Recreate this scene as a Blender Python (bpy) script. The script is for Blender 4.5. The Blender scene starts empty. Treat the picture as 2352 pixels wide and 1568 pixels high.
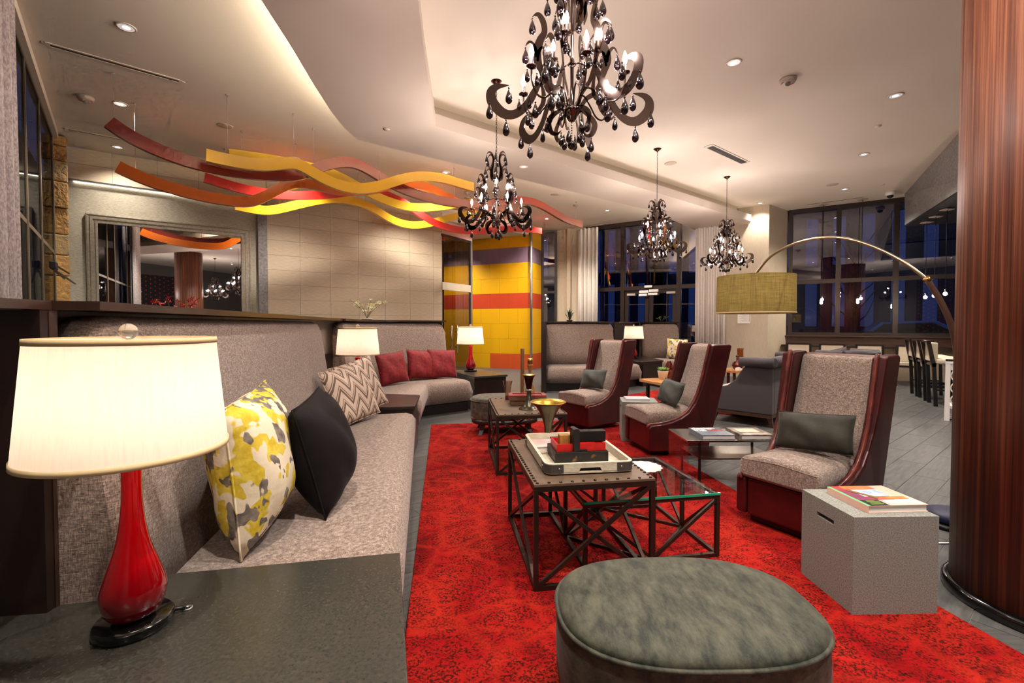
import bpy, bmesh, math, random
from mathutils import Vector, Matrix

# ------------------------------------------------------------------ camera, world, exposure
SC = bpy.context.scene
COL = SC.collection
cam_d = bpy.data.cameras.new('camera'); cam = bpy.data.objects.new('camera', cam_d); COL.objects.link(cam)
cam.location = (0, 0, 1.25)
cam.rotation_euler = (math.pi/2 - math.atan(.0245), 0, 0)
cam_d.sensor_width = 36; cam_d.lens = 16.0; cam_d.shift_y = -13.4/2352
cam_d.clip_start = .05; cam_d.clip_end = 300
SC.camera = cam
SC.view_settings.view_transform = 'Standard'; SC.view_settings.look = 'None'
SC.view_settings.gamma = 1; SC.view_settings.use_curve_mapping = False
SC.view_settings.exposure = 0.85
try:
    SC.cycles.max_bounces = 6; SC.cycles.diffuse_bounces = 3; SC.cycles.glossy_bounces = 3
    SC.cycles.transmission_bounces = 4; SC.cycles.transparent_max_bounces = 8
    SC.cycles.use_adaptive_sampling = True; SC.cycles.adaptive_threshold = .07; SC.cycles.adaptive_min_samples = 12
    SC.cycles.caustics_reflective = False; SC.cycles.caustics_refractive = False
    SC.cycles.sample_clamp_indirect = 4.0
    SC.cycles.use_denoising = True
except Exception: pass
W = bpy.data.worlds.new('dusk'); SC.world = W; W.use_nodes = True
W.node_tree.nodes['Background'].inputs[0].default_value = (.04, .09, .34, 1)
W.node_tree.nodes['Background'].inputs[1].default_value = .35

DOWN_W = 54.0      # recessed ceiling lights
BULB_W = 6.4       # chandelier candle bulbs
LAMP_W = 1.05      # table lamps
COVE_E = 2.2       # cove strips (emission strength)
WARM = (1.0, .86, .72); WARM2 = (1.0, .80, .60); PINKW = (1.0, .86, .79)

# ------------------------------------------------------------------ helpers
def S(r, g, b):
    f = lambda c: (c/255/12.92) if c/255 <= .04045 else ((c/255+.055)/1.055)**2.4
    return (f(r), f(g), f(b), 1)
TM = {}
def frame_of(o): return TM.get(o.name, Matrix.Identity(4)) if o else Matrix.Identity(4)
def tag(o, label=None, cat=None, group=None, kind=None):
    if label: o['label'] = label
    if cat: o['category'] = cat
    if group: o['group'] = group
    if kind: o['kind'] = kind
    return o
def thing(name, label, cat, loc=(0, 0, 0), rz=0, group=None):
    o = bpy.data.objects.new(name, None); COL.objects.link(o)
    o.empty_display_size = .1
    o.location = loc; o.rotation_euler = (0, 0, rz)
    TM[o.name] = Matrix.Translation(Vector(loc)) @ Matrix.Rotation(rz, 4, 'Z')
    return tag(o, label, cat, group)
class MB:
    def __init__(s): s.v = []; s.f = []; s.s = []
    def add(s, vs, fs, sm=False):
        b = len(s.v); s.v += [tuple(q) for q in vs]
        for f in fs: s.f.append(tuple(b+i for i in f)); s.s.append(sm)
        return s
    def box(s, x0, x1, y0, y1, z0, z1):
        return s.add([(x0,y0,z0),(x1,y0,z0),(x1,y1,z0),(x0,y1,z0),(x0,y0,z1),(x1,y0,z1),(x1,y1,z1),(x0,y1,z1)],
                     [(0,3,2,1),(4,5,6,7),(0,1,5,4),(1,2,6,5),(2,3,7,6),(3,0,4,7)])
    def obox(s, c, sz, M=None):
        m = MB().box(-sz[0]/2, sz[0]/2, -sz[1]/2, sz[1]/2, -sz[2]/2, sz[2]/2)
        M = M or Matrix.Identity(3)
        return s.add([tuple(Vector(c) + M @ Vector(q)) for q in m.v], m.f)
    def bar(s, p, q, w, h=None, up=(0, 0, 1)):
        p, q = Vector(p), Vector(q); d = (q-p); L = d.length; d.normalize(); h = h or w
        u = Vector(up)
        if abs(d.dot(u)) > .98: u = Vector((0, 1, 0))
        x = d.cross(u).normalized(); z = x.cross(d)
        r = []
        for e in (p, q):
            for a, b in ((-1,-1),(1,-1),(1,1),(-1,1)): r.append(e + x*a*w/2 + z*b*h/2)
        return s.add(r, [(0,3,2,1),(4,5,6,7),(0,1,5,4),(1,2,6,5),(2,3,7,6),(3,0,4,7)])
    def loft(s, rings, caps=True, sm=True, closed=False):
        n = len(rings[0]); b = len(s.v); m = len(rings)
        for r in rings: s.v += [tuple(q) for q in r]
        for i in range(m if closed else m-1):
            for j in range(n):
                i2 = (i+1) % m
                s.f.append((b+i*n+j, b+i*n+(j+1) % n, b+i2*n+(j+1) % n, b+i2*n+j)); s.s.append(sm)
        if caps and not closed:
            s.f.append(tuple(b+j for j in reversed(range(n)))); s.s.append(False)
            s.f.append(tuple(b+(m-1)*n+j for j in range(n))); s.s.append(False)
        return s
    def lathe(s, prof, n=24, c=(0, 0, 0), sx=1, sy=1, caps=True):
        rings = []
        for r, z in prof:
            r = max(r, .0004)
            rings.append([(c[0]+sx*r*math.cos(2*math.pi*k/n), c[1]+sy*r*math.sin(2*math.pi*k/n), c[2]+z) for k in range(n)])
        return s.loft(rings, caps)
    def tube(s, pts, r, n=8, closed=False, caps=True):
        pts = [Vector(p) for p in pts]; m = len(pts); rs = r if isinstance(r, (list, tuple)) else [r]*m
        rings = []; prev = None
        for i, p in enumerate(pts):
            a = pts[i-1] if (i > 0 or closed) else p
            b = pts[(i+1) % m] if (i < m-1 or closed) else p
            d = (b-a).normalized()
            if prev is None:
                u = Vector((0, 0, 1)) if abs(d.z) < .9 else Vector((1, 0, 0))
                x = d.cross(u).normalized()
            else:
                x = (prev - d*prev.dot(d))
                x = x.normalized() if x.length > 1e-6 else d.orthogonal().normalized()
            prev = x; y = d.cross(x)
            rings.append([p + (x*math.cos(2*math.pi*k/n) + y*math.sin(2*math.pi*k/n))*rs[i] for k in range(n)])
        return s.loft(rings, caps, True, closed)
    def prism(s, poly, z0, z1):
        n = len(poly)
        s.add([(x, y, z0) for x, y in poly] + [(x, y, z1) for x, y in poly],
              [tuple(reversed(range(n))), tuple(range(n, 2*n))] + [(i, (i+1) % n, n+(i+1) % n, n+i) for i in range(n)])
        return s
    def ball(s, c, r, n=12, m=8):
        return s.lathe([(r*math.sin(math.pi*k/m), -r*math.cos(math.pi*k/m)) for k in range(m+1)], n, c, caps=False)
    def xf(s, M):
        s.v = [tuple(M @ Vector(q)) for q in s.v]; return s
    def mesh(s, name, mat):
        me = bpy.data.meshes.new(name); me.from_pydata(s.v, [], s.f)
        me.polygons.foreach_set('use_smooth', s.s); me.update()
        bm = bmesh.new(); bm.from_mesh(me); bmesh.ops.recalc_face_normals(bm, faces=bm.faces); bm.to_mesh(me); bm.free()
        if mat: me.materials.append(M_[mat] if isinstance(mat, str) else mat)
        return me
    def build(s, name, mat, parent=None, world=False, bevel=0, seg=2, sub=0):
        if parent is not None and world: s.xf(frame_of(parent).inverted())
        o = bpy.data.objects.new(name, s.mesh(name, mat)); COL.objects.link(o)
        if parent is not None:
            o.parent = parent; TM[o.name] = frame_of(parent)
        if bevel:
            b = o.modifiers.new('bevel', 'BEVEL'); b.width = bevel; b.segments = seg; b.limit_method = 'ANGLE'; b.angle_limit = math.radians(40)
            b.harden_normals = False
        if sub:
            b = o.modifiers.new('sub', 'SUBSURF'); b.levels = sub; b.render_levels = sub
        return o
def part_copy(src, parent, loc=None, rot=None):
    c = src.copy(); COL.objects.link(c); c.parent = parent
    if loc is not None: c.location = loc
    if rot is not None: c.rotation_euler = rot
    return c
def dup(root, loc, rz=0, label=None, group=None):
    r = root.copy(); COL.objects.link(r); r.location = loc; r.rotation_euler = (0, 0, rz)
    TM[r.name] = Matrix.Translation(Vector(loc)) @ Matrix.Rotation(rz, 4, 'Z')
    if label: r['label'] = label
    if group: r['group'] = group
    def rec(a, b):
        for ch in list(a.children):
            c = ch.copy(); COL.objects.link(c); c.parent = b; rec(ch, c)
    rec(root, r)
    return r
def struct(name, mb, mat, bevel=0):
    o = mb.build(name, mat, bevel=bevel); o['kind'] = 'structure'; return o
def plight(name, loc, w, col=WARM, r=.03, parent=None):
    d = bpy.data.lights.new(name, 'POINT'); d.energy = w; d.color = col; d.shadow_soft_size = r
    o = bpy.data.objects.new(name, d); COL.objects.link(o); o.location = loc
    if parent is not None: o.parent = parent
    return o
def crom(pts, n=6):
    out = []; D = len(pts[0])
    for i in range(len(pts)-1):
        p0, p1, p2, p3 = pts[max(i-1, 0)], pts[i], pts[i+1], pts[min(i+2, len(pts)-1)]
        for j in range(n):
            t = j/n
            out.append(tuple(.5*(2*p1[a]+(p2[a]-p0[a])*t+(2*p0[a]-5*p1[a]+4*p2[a]-p3[a])*t*t+(3*p1[a]-p0[a]-3*p2[a]+p3[a])*t**3) for a in range(D)))
    out.append(tuple(pts[-1])); return out

# ------------------------------------------------------------------ materials
M_ = {}
def base(name):
    m = bpy.data.materials.new(name); m.use_nodes = True; M_[name] = m
    nt = m.node_tree; return m, nt, nt.nodes['Principled BSDF']
def N(nt, t, **k):
    n = nt.nodes.new(t)
    for a, b in k.items(): setattr(n, a, b)
    return n
def L(nt, a, b): nt.links.new(a, b)
def coords(nt, scale=(1, 1, 1), kind='Object', rot=(0, 0, 0)):
    tc = N(nt, 'ShaderNodeTexCoord'); mp = N(nt, 'ShaderNodeMapping')
    mp.inputs['Scale'].default_value = scale; mp.inputs['Rotation'].default_value = rot
    L(nt, tc.outputs[kind], mp.inputs[0]); return mp.outputs[0]
def noise(nt, vec, scale, detail=4, rough=.55, dist=0):
    n = N(nt, 'ShaderNodeTexNoise'); n.inputs['Scale'].default_value = scale; n.inputs['Detail'].default_value = detail
    n.inputs['Roughness'].default_value = rough; n.inputs['Distortion'].default_value = dist
    if vec is not None: L(nt, vec, n.inputs['Vector'])
    return n.outputs['Fac']
def ramp(nt, fac, stops, interp='LINEAR'):
    r = N(nt, 'ShaderNodeValToRGB'); r.color_ramp.interpolation = interp
    e = r.color_ramp.elements
    while len(e) < len(stops): e.new(.5)
    for el, (p, c) in zip(e, stops): el.position = p; el.color = c if len(c) == 4 else (*c, 1)
    L(nt, fac, r.inputs[0]); return r.outputs[0]
def mix(nt, fac, a, b, mode='MIX'):
    n = N(nt, 'ShaderNodeMix', data_type='RGBA', blend_type=mode)
    for sock, v in ((n.inputs[0], fac), (n.inputs[6], a), (n.inputs[7], b)):
        if isinstance(v, (int, float)): sock.default_value = v
        elif isinstance(v, tuple): sock.default_value = v
        else: L(nt, v, sock)
    return n.outputs[2]
def math_(nt, op, a, b=None, clamp=False):
    n = N(nt, 'ShaderNodeMath', operation=op, use_clamp=clamp)
    for sock, v in ((n.inputs[0], a), (n.inputs[1], b)):
        if v is None: continue
        if isinstance(v, (int, float)): sock.default_value = v
        else: L(nt, v, sock)
    return n.outputs[0]
def bumped(nt, p, h, strength=.3, dist=.01):
    b = N(nt, 'ShaderNodeBump'); b.inputs['Strength'].default_value = strength; b.inputs['Distance'].default_value = dist
    L(nt, h, b.inputs['Height']); L(nt, b.outputs[0], p.inputs['Normal'])
def pm(name, col, rough=.5, metal=0, col2=None, ns=20, st=(1, 1, 1), con=(.35, .65), bump=0, bs=100, bst=(1, 1, 1), bd=.01,
       coat=0, sheen=0, spec=.5, trans=0, ior=1.45, emit=None, es=0, detail=4, alpha=1):
    m, nt, p = base(name)
    p.inputs['Base Color'].default_value = col; p.inputs['Roughness'].default_value = rough; p.inputs['Metallic'].default_value = metal
    p.inputs['Specular IOR Level'].default_value = spec; p.inputs['Coat Weight'].default_value = coat
    p.inputs['Sheen Weight'].default_value = sheen; p.inputs['Transmission Weight'].default_value = trans; p.inputs['IOR'].default_value = ior
    if coat: p.inputs['Coat Roughness'].default_value = .12
    if emit: p.inputs['Emission Color'].default_value = emit; p.inputs['Emission Strength'].default_value = es
    if col2:
        f = noise(nt, coords(nt, st), ns, detail)
        L(nt, ramp(nt, f, [(con[0], col), (con[1], col2)]), p.inputs['Base Color'])
    if bump:
        bumped(nt, p, noise(nt, coords(nt, bst), bs, 3), bump, bd)
    return m
pm('ceiling', S(222, 210, 196), .85, bump=.06, bs=220, bd=.002)
pm('soffit_paint', S(212, 198, 184), .85, bump=.05, bs=220, bd=.002)
pm('walltile', S(214, 198, 172), .5, col2=S(196, 178, 150), ns=9, st=(1, 1, 14), con=(.35, .7), bump=.08, bs=30, bst=(1, 1, 12), bd=.003)
pm('grass_cloth', S(205, 198, 178), .85, col2=S(168, 160, 140), ns=26, st=(1, 1, 7), con=(.35, .65), bump=.45, bs=60, bst=(1, 1, 5), bd=.006)
pm('linen_wall', S(196, 182, 160), .8, col2=S(176, 160, 138), ns=50, st=(5, 5, .15), con=(.3, .7))
pm('greywall', S(96, 92, 88), .8, col2=S(82, 78, 76), ns=80)
pm('grout', S(120, 118, 112), .8)
pm('window_frame', S(44, 32, 26), .4, bump=.05, bs=80)
pm('bronze_frame', S(120, 108, 90), .35, metal=.5)
pm('alu', S(190, 190, 190), .3, metal=.9)
pm('steel', S(200, 196, 190), .22, metal=1)
pm('darkwood', S(40, 25, 21), .33, col2=S(26, 15, 13), ns=14, st=(1, 1, .12), con=(.3, .75), coat=.25)
pm('ledge_wood', S(58, 40, 32), .3, col2=S(40, 26, 20), ns=10, con=(.3, .75), coat=.3)
pm('stone_top', S(62, 61, 54), .27, col2=S(38, 37, 34), ns=110, con=(.3, .72), detail=8, spec=.6)
pm('granite', S(110, 104, 92), .6, col2=S(60, 55, 48), ns=140)
pm('brass', S(196, 160, 96), .25, metal=1)
pm('champagne', S(186, 172, 146), .25, metal=1)
pm('gold_leaf', S(214, 176, 78), .3, metal=.9, col2=S(180, 140, 50), ns=30)
pm('blacknickel', S(120, 104, 98), .1, metal=1)
pm('bronze_dark', S(70, 40, 32), .25, metal=.9)
pm('jet', S(16, 6, 10), .04, spec=.8, coat=.6)
pm('iron', S(62, 50, 44), .38, metal=.75, bump=.1, bs=120, bd=.001)
pm('rivet', S(52, 46, 42), .3, metal=.9)
pm('tabletop_hide', S(104, 85, 67), .42, col2=S(76, 60, 47), ns=8, con=(.3, .7), bump=.05, bs=140)
pm('trumpet_metal', S(96, 88, 74), .3, metal=.85, col2=S(74, 66, 54), ns=12)
pm('concrete', S(146, 148, 141), .8, col2=S(100, 101, 96), ns=180, con=(.36, .68), bump=.25, bs=220, bd=.002, detail=6)
pm('leather', S(74, 15, 16), .36, col2=S(42, 8, 10), ns=7, con=(.3, .75), bump=.08, bs=160, bd=.002, coat=.25)
pm('leather_edge', S(116, 52, 42), .35, col2=S(72, 22, 20), ns=9, coat=.2)
pm('leather_sheen', S(120, 84, 74), .4, col2=S(92, 60, 54), ns=30, coat=.1)  # greyer than the other leather: reflected light put into the colour
pm('black', S(14, 13, 13), .4)
pm('blackgloss', S(10, 10, 11), .12, coat=.5)
pm('worn_black', S(26, 22, 19), .5, col2=S(120, 84, 44), ns=16, con=(.62, .74), bump=.2, bs=40)
pm('red_paint', S(188, 26, 22), .4, col2=S(160, 20, 18), ns=40)
pm('red_wood', S(150, 62, 56), .5, col2=S(128, 44, 40), ns=12, st=(1, 6, 6))
pm('rustic_wood', S(126, 88, 56), .6, col2=S(88, 58, 36), ns=10, st=(1, 8, 8))
pm('oak_block', S(168, 118, 58), .5, col2=S(140, 92, 40), ns=30, st=(6, 6, 1))
pm('slab_wood', S(206, 150, 92), .35, col2=S(166, 104, 56), ns=7, st=(1, 7, 7), coat=.3)
pm('turned_wood', S(170, 116, 66), .45, col2=S(130, 84, 44), ns=16, st=(4, 4, 1))
pm('candle_wood', S(132, 88, 48), .5, col2=S(104, 66, 34), ns=20, st=(4, 4, .6))
pm('white_tray', S(206, 196, 176), .55, col2=S(180, 168, 146), ns=14, st=(2, 2, 8), bump=.1, bs=80)
pm('iron_corner', S(96, 92, 88), .4, metal=.7)
pm('white_paint', S(232, 226, 222), .5)
pm('ceramic', S(214, 206, 192), .45, bump=.06, bs=40)
pm('china', S(208, 204, 198), .12, coat=.5, bump=.3, bs=26, bd=.01)
pm('leaf', S(112, 140, 66), .5, col2=S(80, 112, 44), ns=8)
pm('darkleaf', S(52, 70, 40), .5)
pm('blossom', S(226, 222, 178), .6)
pm('twig', S(110, 96, 60), .7)
pm('flower_red', S(190, 18, 30), .5)
pm('paper', S(240, 236, 230), .7)
pm('pages', S(226, 222, 216), .8, col2=S(200, 196, 190), ns=40, st=(.1, .1, 30))
pm('ink_dark', S(28, 26, 30), .6); pm('ink_red', S(214, 44, 36), .5); pm('ink_white', S(238, 238, 238), .5)
pm('cover_grey', S(138, 146, 156), .35, col2=S(92, 102, 116), ns=40, st=(1, 5, 1))
pm('cover_floral', S(150, 138, 120), .3, col2=S(70, 62, 50), ns=18, con=(.4, .6))
pm('cover_dark', S(60, 44, 34), .4)
pm('cover_pink', S(220, 198, 194), .35, col2=S(196, 160, 158), ns=9)
pm('cover_white', S(224, 216, 218), .3, col2=S(200, 186, 196), ns=8)
pm('cover_green', S(92, 186, 124), .35)
pm('cover_peach', S(226, 172, 150), .3, col2=S(232, 196, 180), ns=6)
pm('print_orange', S(224, 142, 62), .35, col2=S(188, 70, 60), ns=8)
pm('print_blue', S(140, 166, 196), .35, col2=S(226, 220, 214), ns=14, con=(.4, .6))
pm('print_red', S(176, 58, 50), .35, col2=S(120, 60, 90), ns=9)
pm('print_brown', S(120, 92, 50), .4)
pm('navy', S(14, 20, 58), .5)
pm('cord_white', S(230, 228, 226), .5)
pm('cream_seat', S(206, 192, 168), .7, bump=.08, bs=120)
pm('settee', S(80, 72, 73), .8, col2=S(62, 55, 58), ns=200, con=(.3, .7), bump=.15, bs=260, bd=.002, sheen=.08)
pm('settee_seat', S(176, 160, 154), .8, sheen=.2, bump=.1, bs=220)
pm('settee_wood', S(74, 48, 36), .4)
pm('plaster_silver', S(150, 148, 146), .4, col2=S(112, 110, 110), ns=26, con=(.35, .7), metal=.25, bump=.3, bs=26, bd=.006)
pm('charcoal', S(30, 26, 36), .6)
pm('curtain', S(246, 240, 230), .85, col2=S(226, 216, 206), ns=60, st=(.3, .3, 8), con=(.4, .62), bump=.15, bs=80)
pm('curtain_grey', S(228, 218, 214), .85, col2=S(186, 174, 174), ns=40, st=(3, 3, 1.2), con=(.4, .6), bump=.3, bs=60)
pm('amber', S(176, 96, 30), .05, trans=.7, ior=1.4, coat=.3)
pm('amber_dark', S(122, 30, 18), .08, col2=S(40, 8, 8), ns=22, con=(.42, .58), coat=.7)
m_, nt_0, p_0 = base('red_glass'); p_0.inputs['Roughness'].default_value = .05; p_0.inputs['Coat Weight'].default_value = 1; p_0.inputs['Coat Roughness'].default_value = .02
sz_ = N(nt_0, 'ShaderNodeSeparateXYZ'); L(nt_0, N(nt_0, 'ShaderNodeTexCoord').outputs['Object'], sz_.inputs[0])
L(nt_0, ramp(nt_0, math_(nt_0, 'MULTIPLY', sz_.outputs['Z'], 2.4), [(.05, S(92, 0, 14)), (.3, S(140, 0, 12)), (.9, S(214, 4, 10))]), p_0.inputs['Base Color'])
pm('red_glass_tip', S(214, 8, 12), .08, coat=1)
pm('clear_ball', S(236, 228, 214), .03, trans=.8, ior=1.45)
pm('candle_sleeve', S(70, 52, 46), .25, metal=.8)
pm('bulb', S(255, 240, 225), .3, emit=(1, .84, .74, 1), es=20)
pm('bulb_off', S(220, 200, 190), .05, trans=.8)
pm('downlight', S(255, 250, 245), .3, emit=(1, .95, .92, 1), es=5)
pm('reflector', S(210, 206, 205), .18, metal=.9, emit=(1, .94, .9, 1), es=.25)
pm('cove_led', S(255, 230, 190), .5, emit=(1, .88, .72, 1), es=COVE_E); pm('niche_led', S(255, 240, 215), .5, emit=(1, .92, .80, 1), es=3.5); pm('cove_led_wall', S(255, 230, 190), .5, emit=(1, .88, .70, 1), es=COVE_E*34)
pm('trim_white', S(214, 202, 186), .6)
pm('speaker_mesh', S(190, 174, 156), .8)
pm('device_grey', S(178, 162, 152), .5)
pm('sign_red', S(206, 60, 50), .5)
pm('slot_dark', S(18, 14, 12), .6)
pm('slot_wood', S(70, 40, 28), .6)
pm('sofit_black', S(16, 14, 20), .5)
pm('bar_top', S(60, 52, 50), .2, coat=.3)
pm('night_wall', S(44, 46, 62), .9); pm('night_wall_dark', S(30, 30, 42), .9); pm('asphalt', S(40, 42, 50), .8)
pm('car_paint', S(110, 150, 190), .2, coat=.8); pm('lit_window', S(90, 60, 40), .5, emit=(1, .62, .32, 1), es=.09)
pm('dusk_glow_window', S(60, 80, 130), .1, emit=(.2, .36, 1, 1), es=.035)  # unlit panes glow faintly blue by emission, in place of dusk light
pm('tree_dark', S(40, 44, 36), .9); pm('awning', S(150, 120, 30), .7)
# yellow wall set
for nm, c in (('panel_yellow', (226, 170, 8)), ('panel_orange', (206, 84, 34)), ('panel_red', (192, 66, 32)), ('panel_lilac', (138, 116, 134))):
    pm(nm, S(*c), .45, bump=.06, bs=40, bd=.003)
# waves
pm('wave_maroon', S(116, 30, 16), .28, coat=.2); pm('wave_orange', S(200, 96, 14), .28, coat=.2); pm('wave_coral', S(200, 36, 32), .28, coat=.2)
pm('wave_yellow', S(206, 158, 38), .28, coat=.2); pm('wave_yellow_b', S(232, 186, 40), .28, coat=.2)
pm('cable', S(190, 186, 180), .4, metal=.6)

for nm in ('bulb', 'downlight', 'reflector', 'lit_window', 'dusk_glow_window'): M_[nm].cycles.emission_sampling = 'NONE'
def m_tweed(name, c1, c2, c3, sc=1.0):
    m, nt, p = base(name)
    v = coords(nt, (sc, sc, sc))
    a = noise(nt, coords(nt, (sc*1, sc*1, sc*5)), 75, 5, .7); b = noise(nt, coords(nt, (sc*5, sc*5, sc*1)), 75, 5, .7)
    f = math_(nt, 'MULTIPLY', math_(nt, 'ADD', a, b), .5)
    c = ramp(nt, f, [(.38, c1), (.5, c2), (.62, c3)])
    L(nt, c, p.inputs['Base Color']); p.inputs['Roughness'].default_value = .9; p.inputs['Sheen Weight'].default_value = .2
    bumped(nt, p, f, .55, .004)
m_tweed('tweed', S(72, 58, 50), S(132, 113, 102), S(188, 169, 156), .72)
m_tweed('linen_shade', S(120, 100, 36), S(164, 140, 66), S(190, 168, 96), .8)

def m_rug():
    m, nt, p = base('rug'); v = coords(nt)
    big = noise(nt, v, 2.2, 5, .6, .8)
    c = ramp(nt, big, [(.30, S(116, 9, 13)), (.44, S(164, 17, 20)), (.58, S(184, 38, 27)), (.70, S(120, 13, 16))])
    mot = noise(nt, coords(nt, (1, 1.6, 1)), 9, 8, .8, 1.2)
    dk = ramp(nt, mot, [(.43, (0, 0, 0, 1)), (.51, (1, 1, 1, 1)), (.57, (1, 1, 1, 1)), (.66, (0, 0, 0, 1))])
    fine = ramp(nt, noise(nt, v, 95, 3), [(.42, (0, 0, 0, 1)), (.58, (1, 1, 1, 1))])
    c2 = mix(nt, math_(nt, 'MULTIPLY', math_(nt, 'MULTIPLY', dk, fine), .95), c, S(50, 18, 10))
    vo = N(nt, 'ShaderNodeTexVoronoi', feature='DISTANCE_TO_EDGE'); vo.inputs['Scale'].default_value = 2.6; L(nt, v, vo.inputs['Vector'])
    ln = ramp(nt, vo.outputs['Distance'], [(.0, (1, 1, 1, 1)), (.07, (0, 0, 0, 1))])
    c3 = mix(nt, math_(nt, 'MULTIPLY', ln, .3), c2, S(206, 52, 30))
    L(nt, c3, p.inputs['Base Color']); p.inputs['Roughness'].default_value = .95; p.inputs['Specular IOR Level'].default_value = .1
    h = math_(nt, 'ADD', noise(nt, v, 160, 3, .7), math_(nt, 'MULTIPLY', noise(nt, v, 22, 4), .8))
    bumped(nt, p, h, .9, .012)
m_rug()

def m_floral():
    m, nt, p = base('floral'); v = coords(nt)
    y = ramp(nt, noise(nt, v, 10, 2, .5, .4), [(.515, (0, 0, 0, 1)), (.535, (1, 1, 1, 1))])
    g = ramp(nt, noise(nt, coords(nt, (1.2, 1.2, .8), rot=(1, .4, .2)), 13, 2, .5, .3), [(.55, (0, 0, 0, 1)), (.565, (1, 1, 1, 1))])
    tone = noise(nt, v, 26, 3)
    c = mix(nt, y, S(226, 212, 184), ramp(nt, tone, [(.35, S(196, 166, 26)), (.65, S(222, 200, 74))]))
    c = mix(nt, g, c, ramp(nt, tone, [(.35, S(84, 76, 72)), (.65, S(142, 130, 118))]))
    L(nt, c, p.inputs['Base Color']); p.inputs['Roughness'].default_value = .85
    bumped(nt, p, noise(nt, v, 14, 4), .35, .012)
m_floral()
def m_chevron():
    m, nt, p = base('chevron'); tc = N(nt, 'ShaderNodeTexCoord'); sp = N(nt, 'ShaderNodeSeparateXYZ'); L(nt, tc.outputs['Object'], sp.inputs[0])
    tri = math_(nt, 'PINGPONG', math_(nt, 'MULTIPLY', sp.outputs['X'], 1.0), .075)
    t = math_(nt, 'ADD', math_(nt, 'MULTIPLY', sp.outputs['Z'], 1.0), math_(nt, 'MULTIPLY', tri, 1.7))
    f = math_(nt, 'FRACT', math_(nt, 'MULTIPLY', t, 9.5))
    k = ramp(nt, f, [(0, S(206, 184, 166)), (.36, S(112, 94, 80)), (.62, S(206, 184, 166)), (.74, S(112, 94, 80)), (.84, S(206, 184, 166))], 'CONSTANT')
    L(nt, k, p.inputs['Base Color']); p.inputs['Roughness'].default_value = .85
    bumped(nt, p, noise(nt, coords(nt), 60, 3), .2, .004)
m_chevron()
def m_velvet(name, c1, c2, ns=14, sheen=.6, st=(1, 1, 1), con=(.35, .65)):
    m, nt, p = base(name); v = coords(nt, st)
    L(nt, ramp(nt, noise(nt, v, ns, 8, .7), [(con[0], c1), (con[1], c2)]), p.inputs['Base Color'])
    p.inputs['Roughness'].default_value = .75; p.inputs['Sheen Weight'].default_value = sheen; p.inputs['Sheen Roughness'].default_value = .4
    bumped(nt, p, noise(nt, v, 90, 3), .15, .004)
m_velvet('velvet_green', S(22, 28, 20), S(76, 76, 60), 24, .06, (1, .4, 1), (.36, .64))
m_velvet('velvet_dark', S(36, 31, 24), S(96, 86, 70), 22, .1)
m_velvet('velvet_black', S(8, 4, 6), S(17, 10, 13), 10, .02); M_['velvet_black'].node_tree.nodes['Principled BSDF'].inputs['Specular IOR Level'].default_value = .2
m_velvet('velvet_olive', S(26, 24, 16), S(48, 44, 31), 9, .06)
m_velvet('velvet_slate', S(46, 50, 46), S(68, 70, 64), 9, .08)
m_velvet('red_damask', S(150, 10, 20), S(86, 6, 14), 34, .1)
def m_walnut():
    m, nt, p = base('walnut')
    a = noise(nt, coords(nt, (30, 30, .35)), 1.6, 6, .6); b = noise(nt, coords(nt, (120, 120, .8)), 1.5, 3)
    f = math_(nt, 'ADD', math_(nt, 'MULTIPLY', a, .7), math_(nt, 'MULTIPLY', b, .3))
    L(nt, ramp(nt, f, [(.36, S(58, 26, 16)), (.5, S(104, 56, 36)), (.62, S(146, 90, 62))]), p.inputs['Base Color'])
    p.inputs['Roughness'].default_value = .48; p.inputs['Coat Weight'].default_value = .08; p.inputs['Coat Roughness'].default_value = .3
m_walnut()
def m_tile():
    m, nt, p = base('floor_tile'); oi = N(nt, 'ShaderNodeObjectInfo')
    v = N(nt, 'ShaderNodeTexCoord').outputs['Object']
    mp = N(nt, 'ShaderNodeMapping'); mp.inputs['Scale'].default_value = (1, 9, 1); L(nt, v, mp.inputs[0])
    add = N(nt, 'ShaderNodeVectorMath', operation='ADD'); L(nt, mp.outputs[0], add.inputs[0])
    sc = N(nt, 'ShaderNodeVectorMath', operation='SCALE'); sc.inputs[0].default_value = (37, 91, 13); L(nt, oi.outputs['Random'], sc.inputs['Scale']); L(nt, sc.outputs[0], add.inputs[1])
    f = noise(nt, add.outputs[0], 5, 6, .6)
    c = ramp(nt, f, [(.3, S(58, 58, 57)), (.7, S(90, 89, 87))])
    L(nt, c, p.inputs['Base Color']); p.inputs['Roughness'].default_value = .46; p.inputs['Specular IOR Level'].default_value = .32
m_tile()
def m_glass(name, tint=(1, 1, 1, 1), refl=1.0, rough=0.0):
    m, nt, p = base(name); nt.nodes.remove(p)
    out = [n for n in nt.nodes if n.type == 'OUTPUT_MATERIAL'][0]
    lw = N(nt, 'ShaderNodeLayerWeight'); lw.inputs[0].default_value = .5
    tr = N(nt, 'ShaderNodeBsdfTransparent'); tr.inputs[0].default_value = tint
    gl = N(nt, 'ShaderNodeBsdfGlossy'); gl.inputs['Roughness'].default_value = rough
    mx = N(nt, 'ShaderNodeMixShader')
    f = math_(nt, 'MULTIPLY', math_(nt, 'ADD', math_(nt, 'MULTIPLY', math_(nt, 'POWER', lw.outputs['Facing'], 5), .96), .04), refl, True)
    L(nt, f, mx.inputs[0]); L(nt, tr.outputs[0], mx.inputs[1]); L(nt, gl.outputs[0], mx.inputs[2]); L(nt, mx.outputs[0], out.inputs[0])
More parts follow.
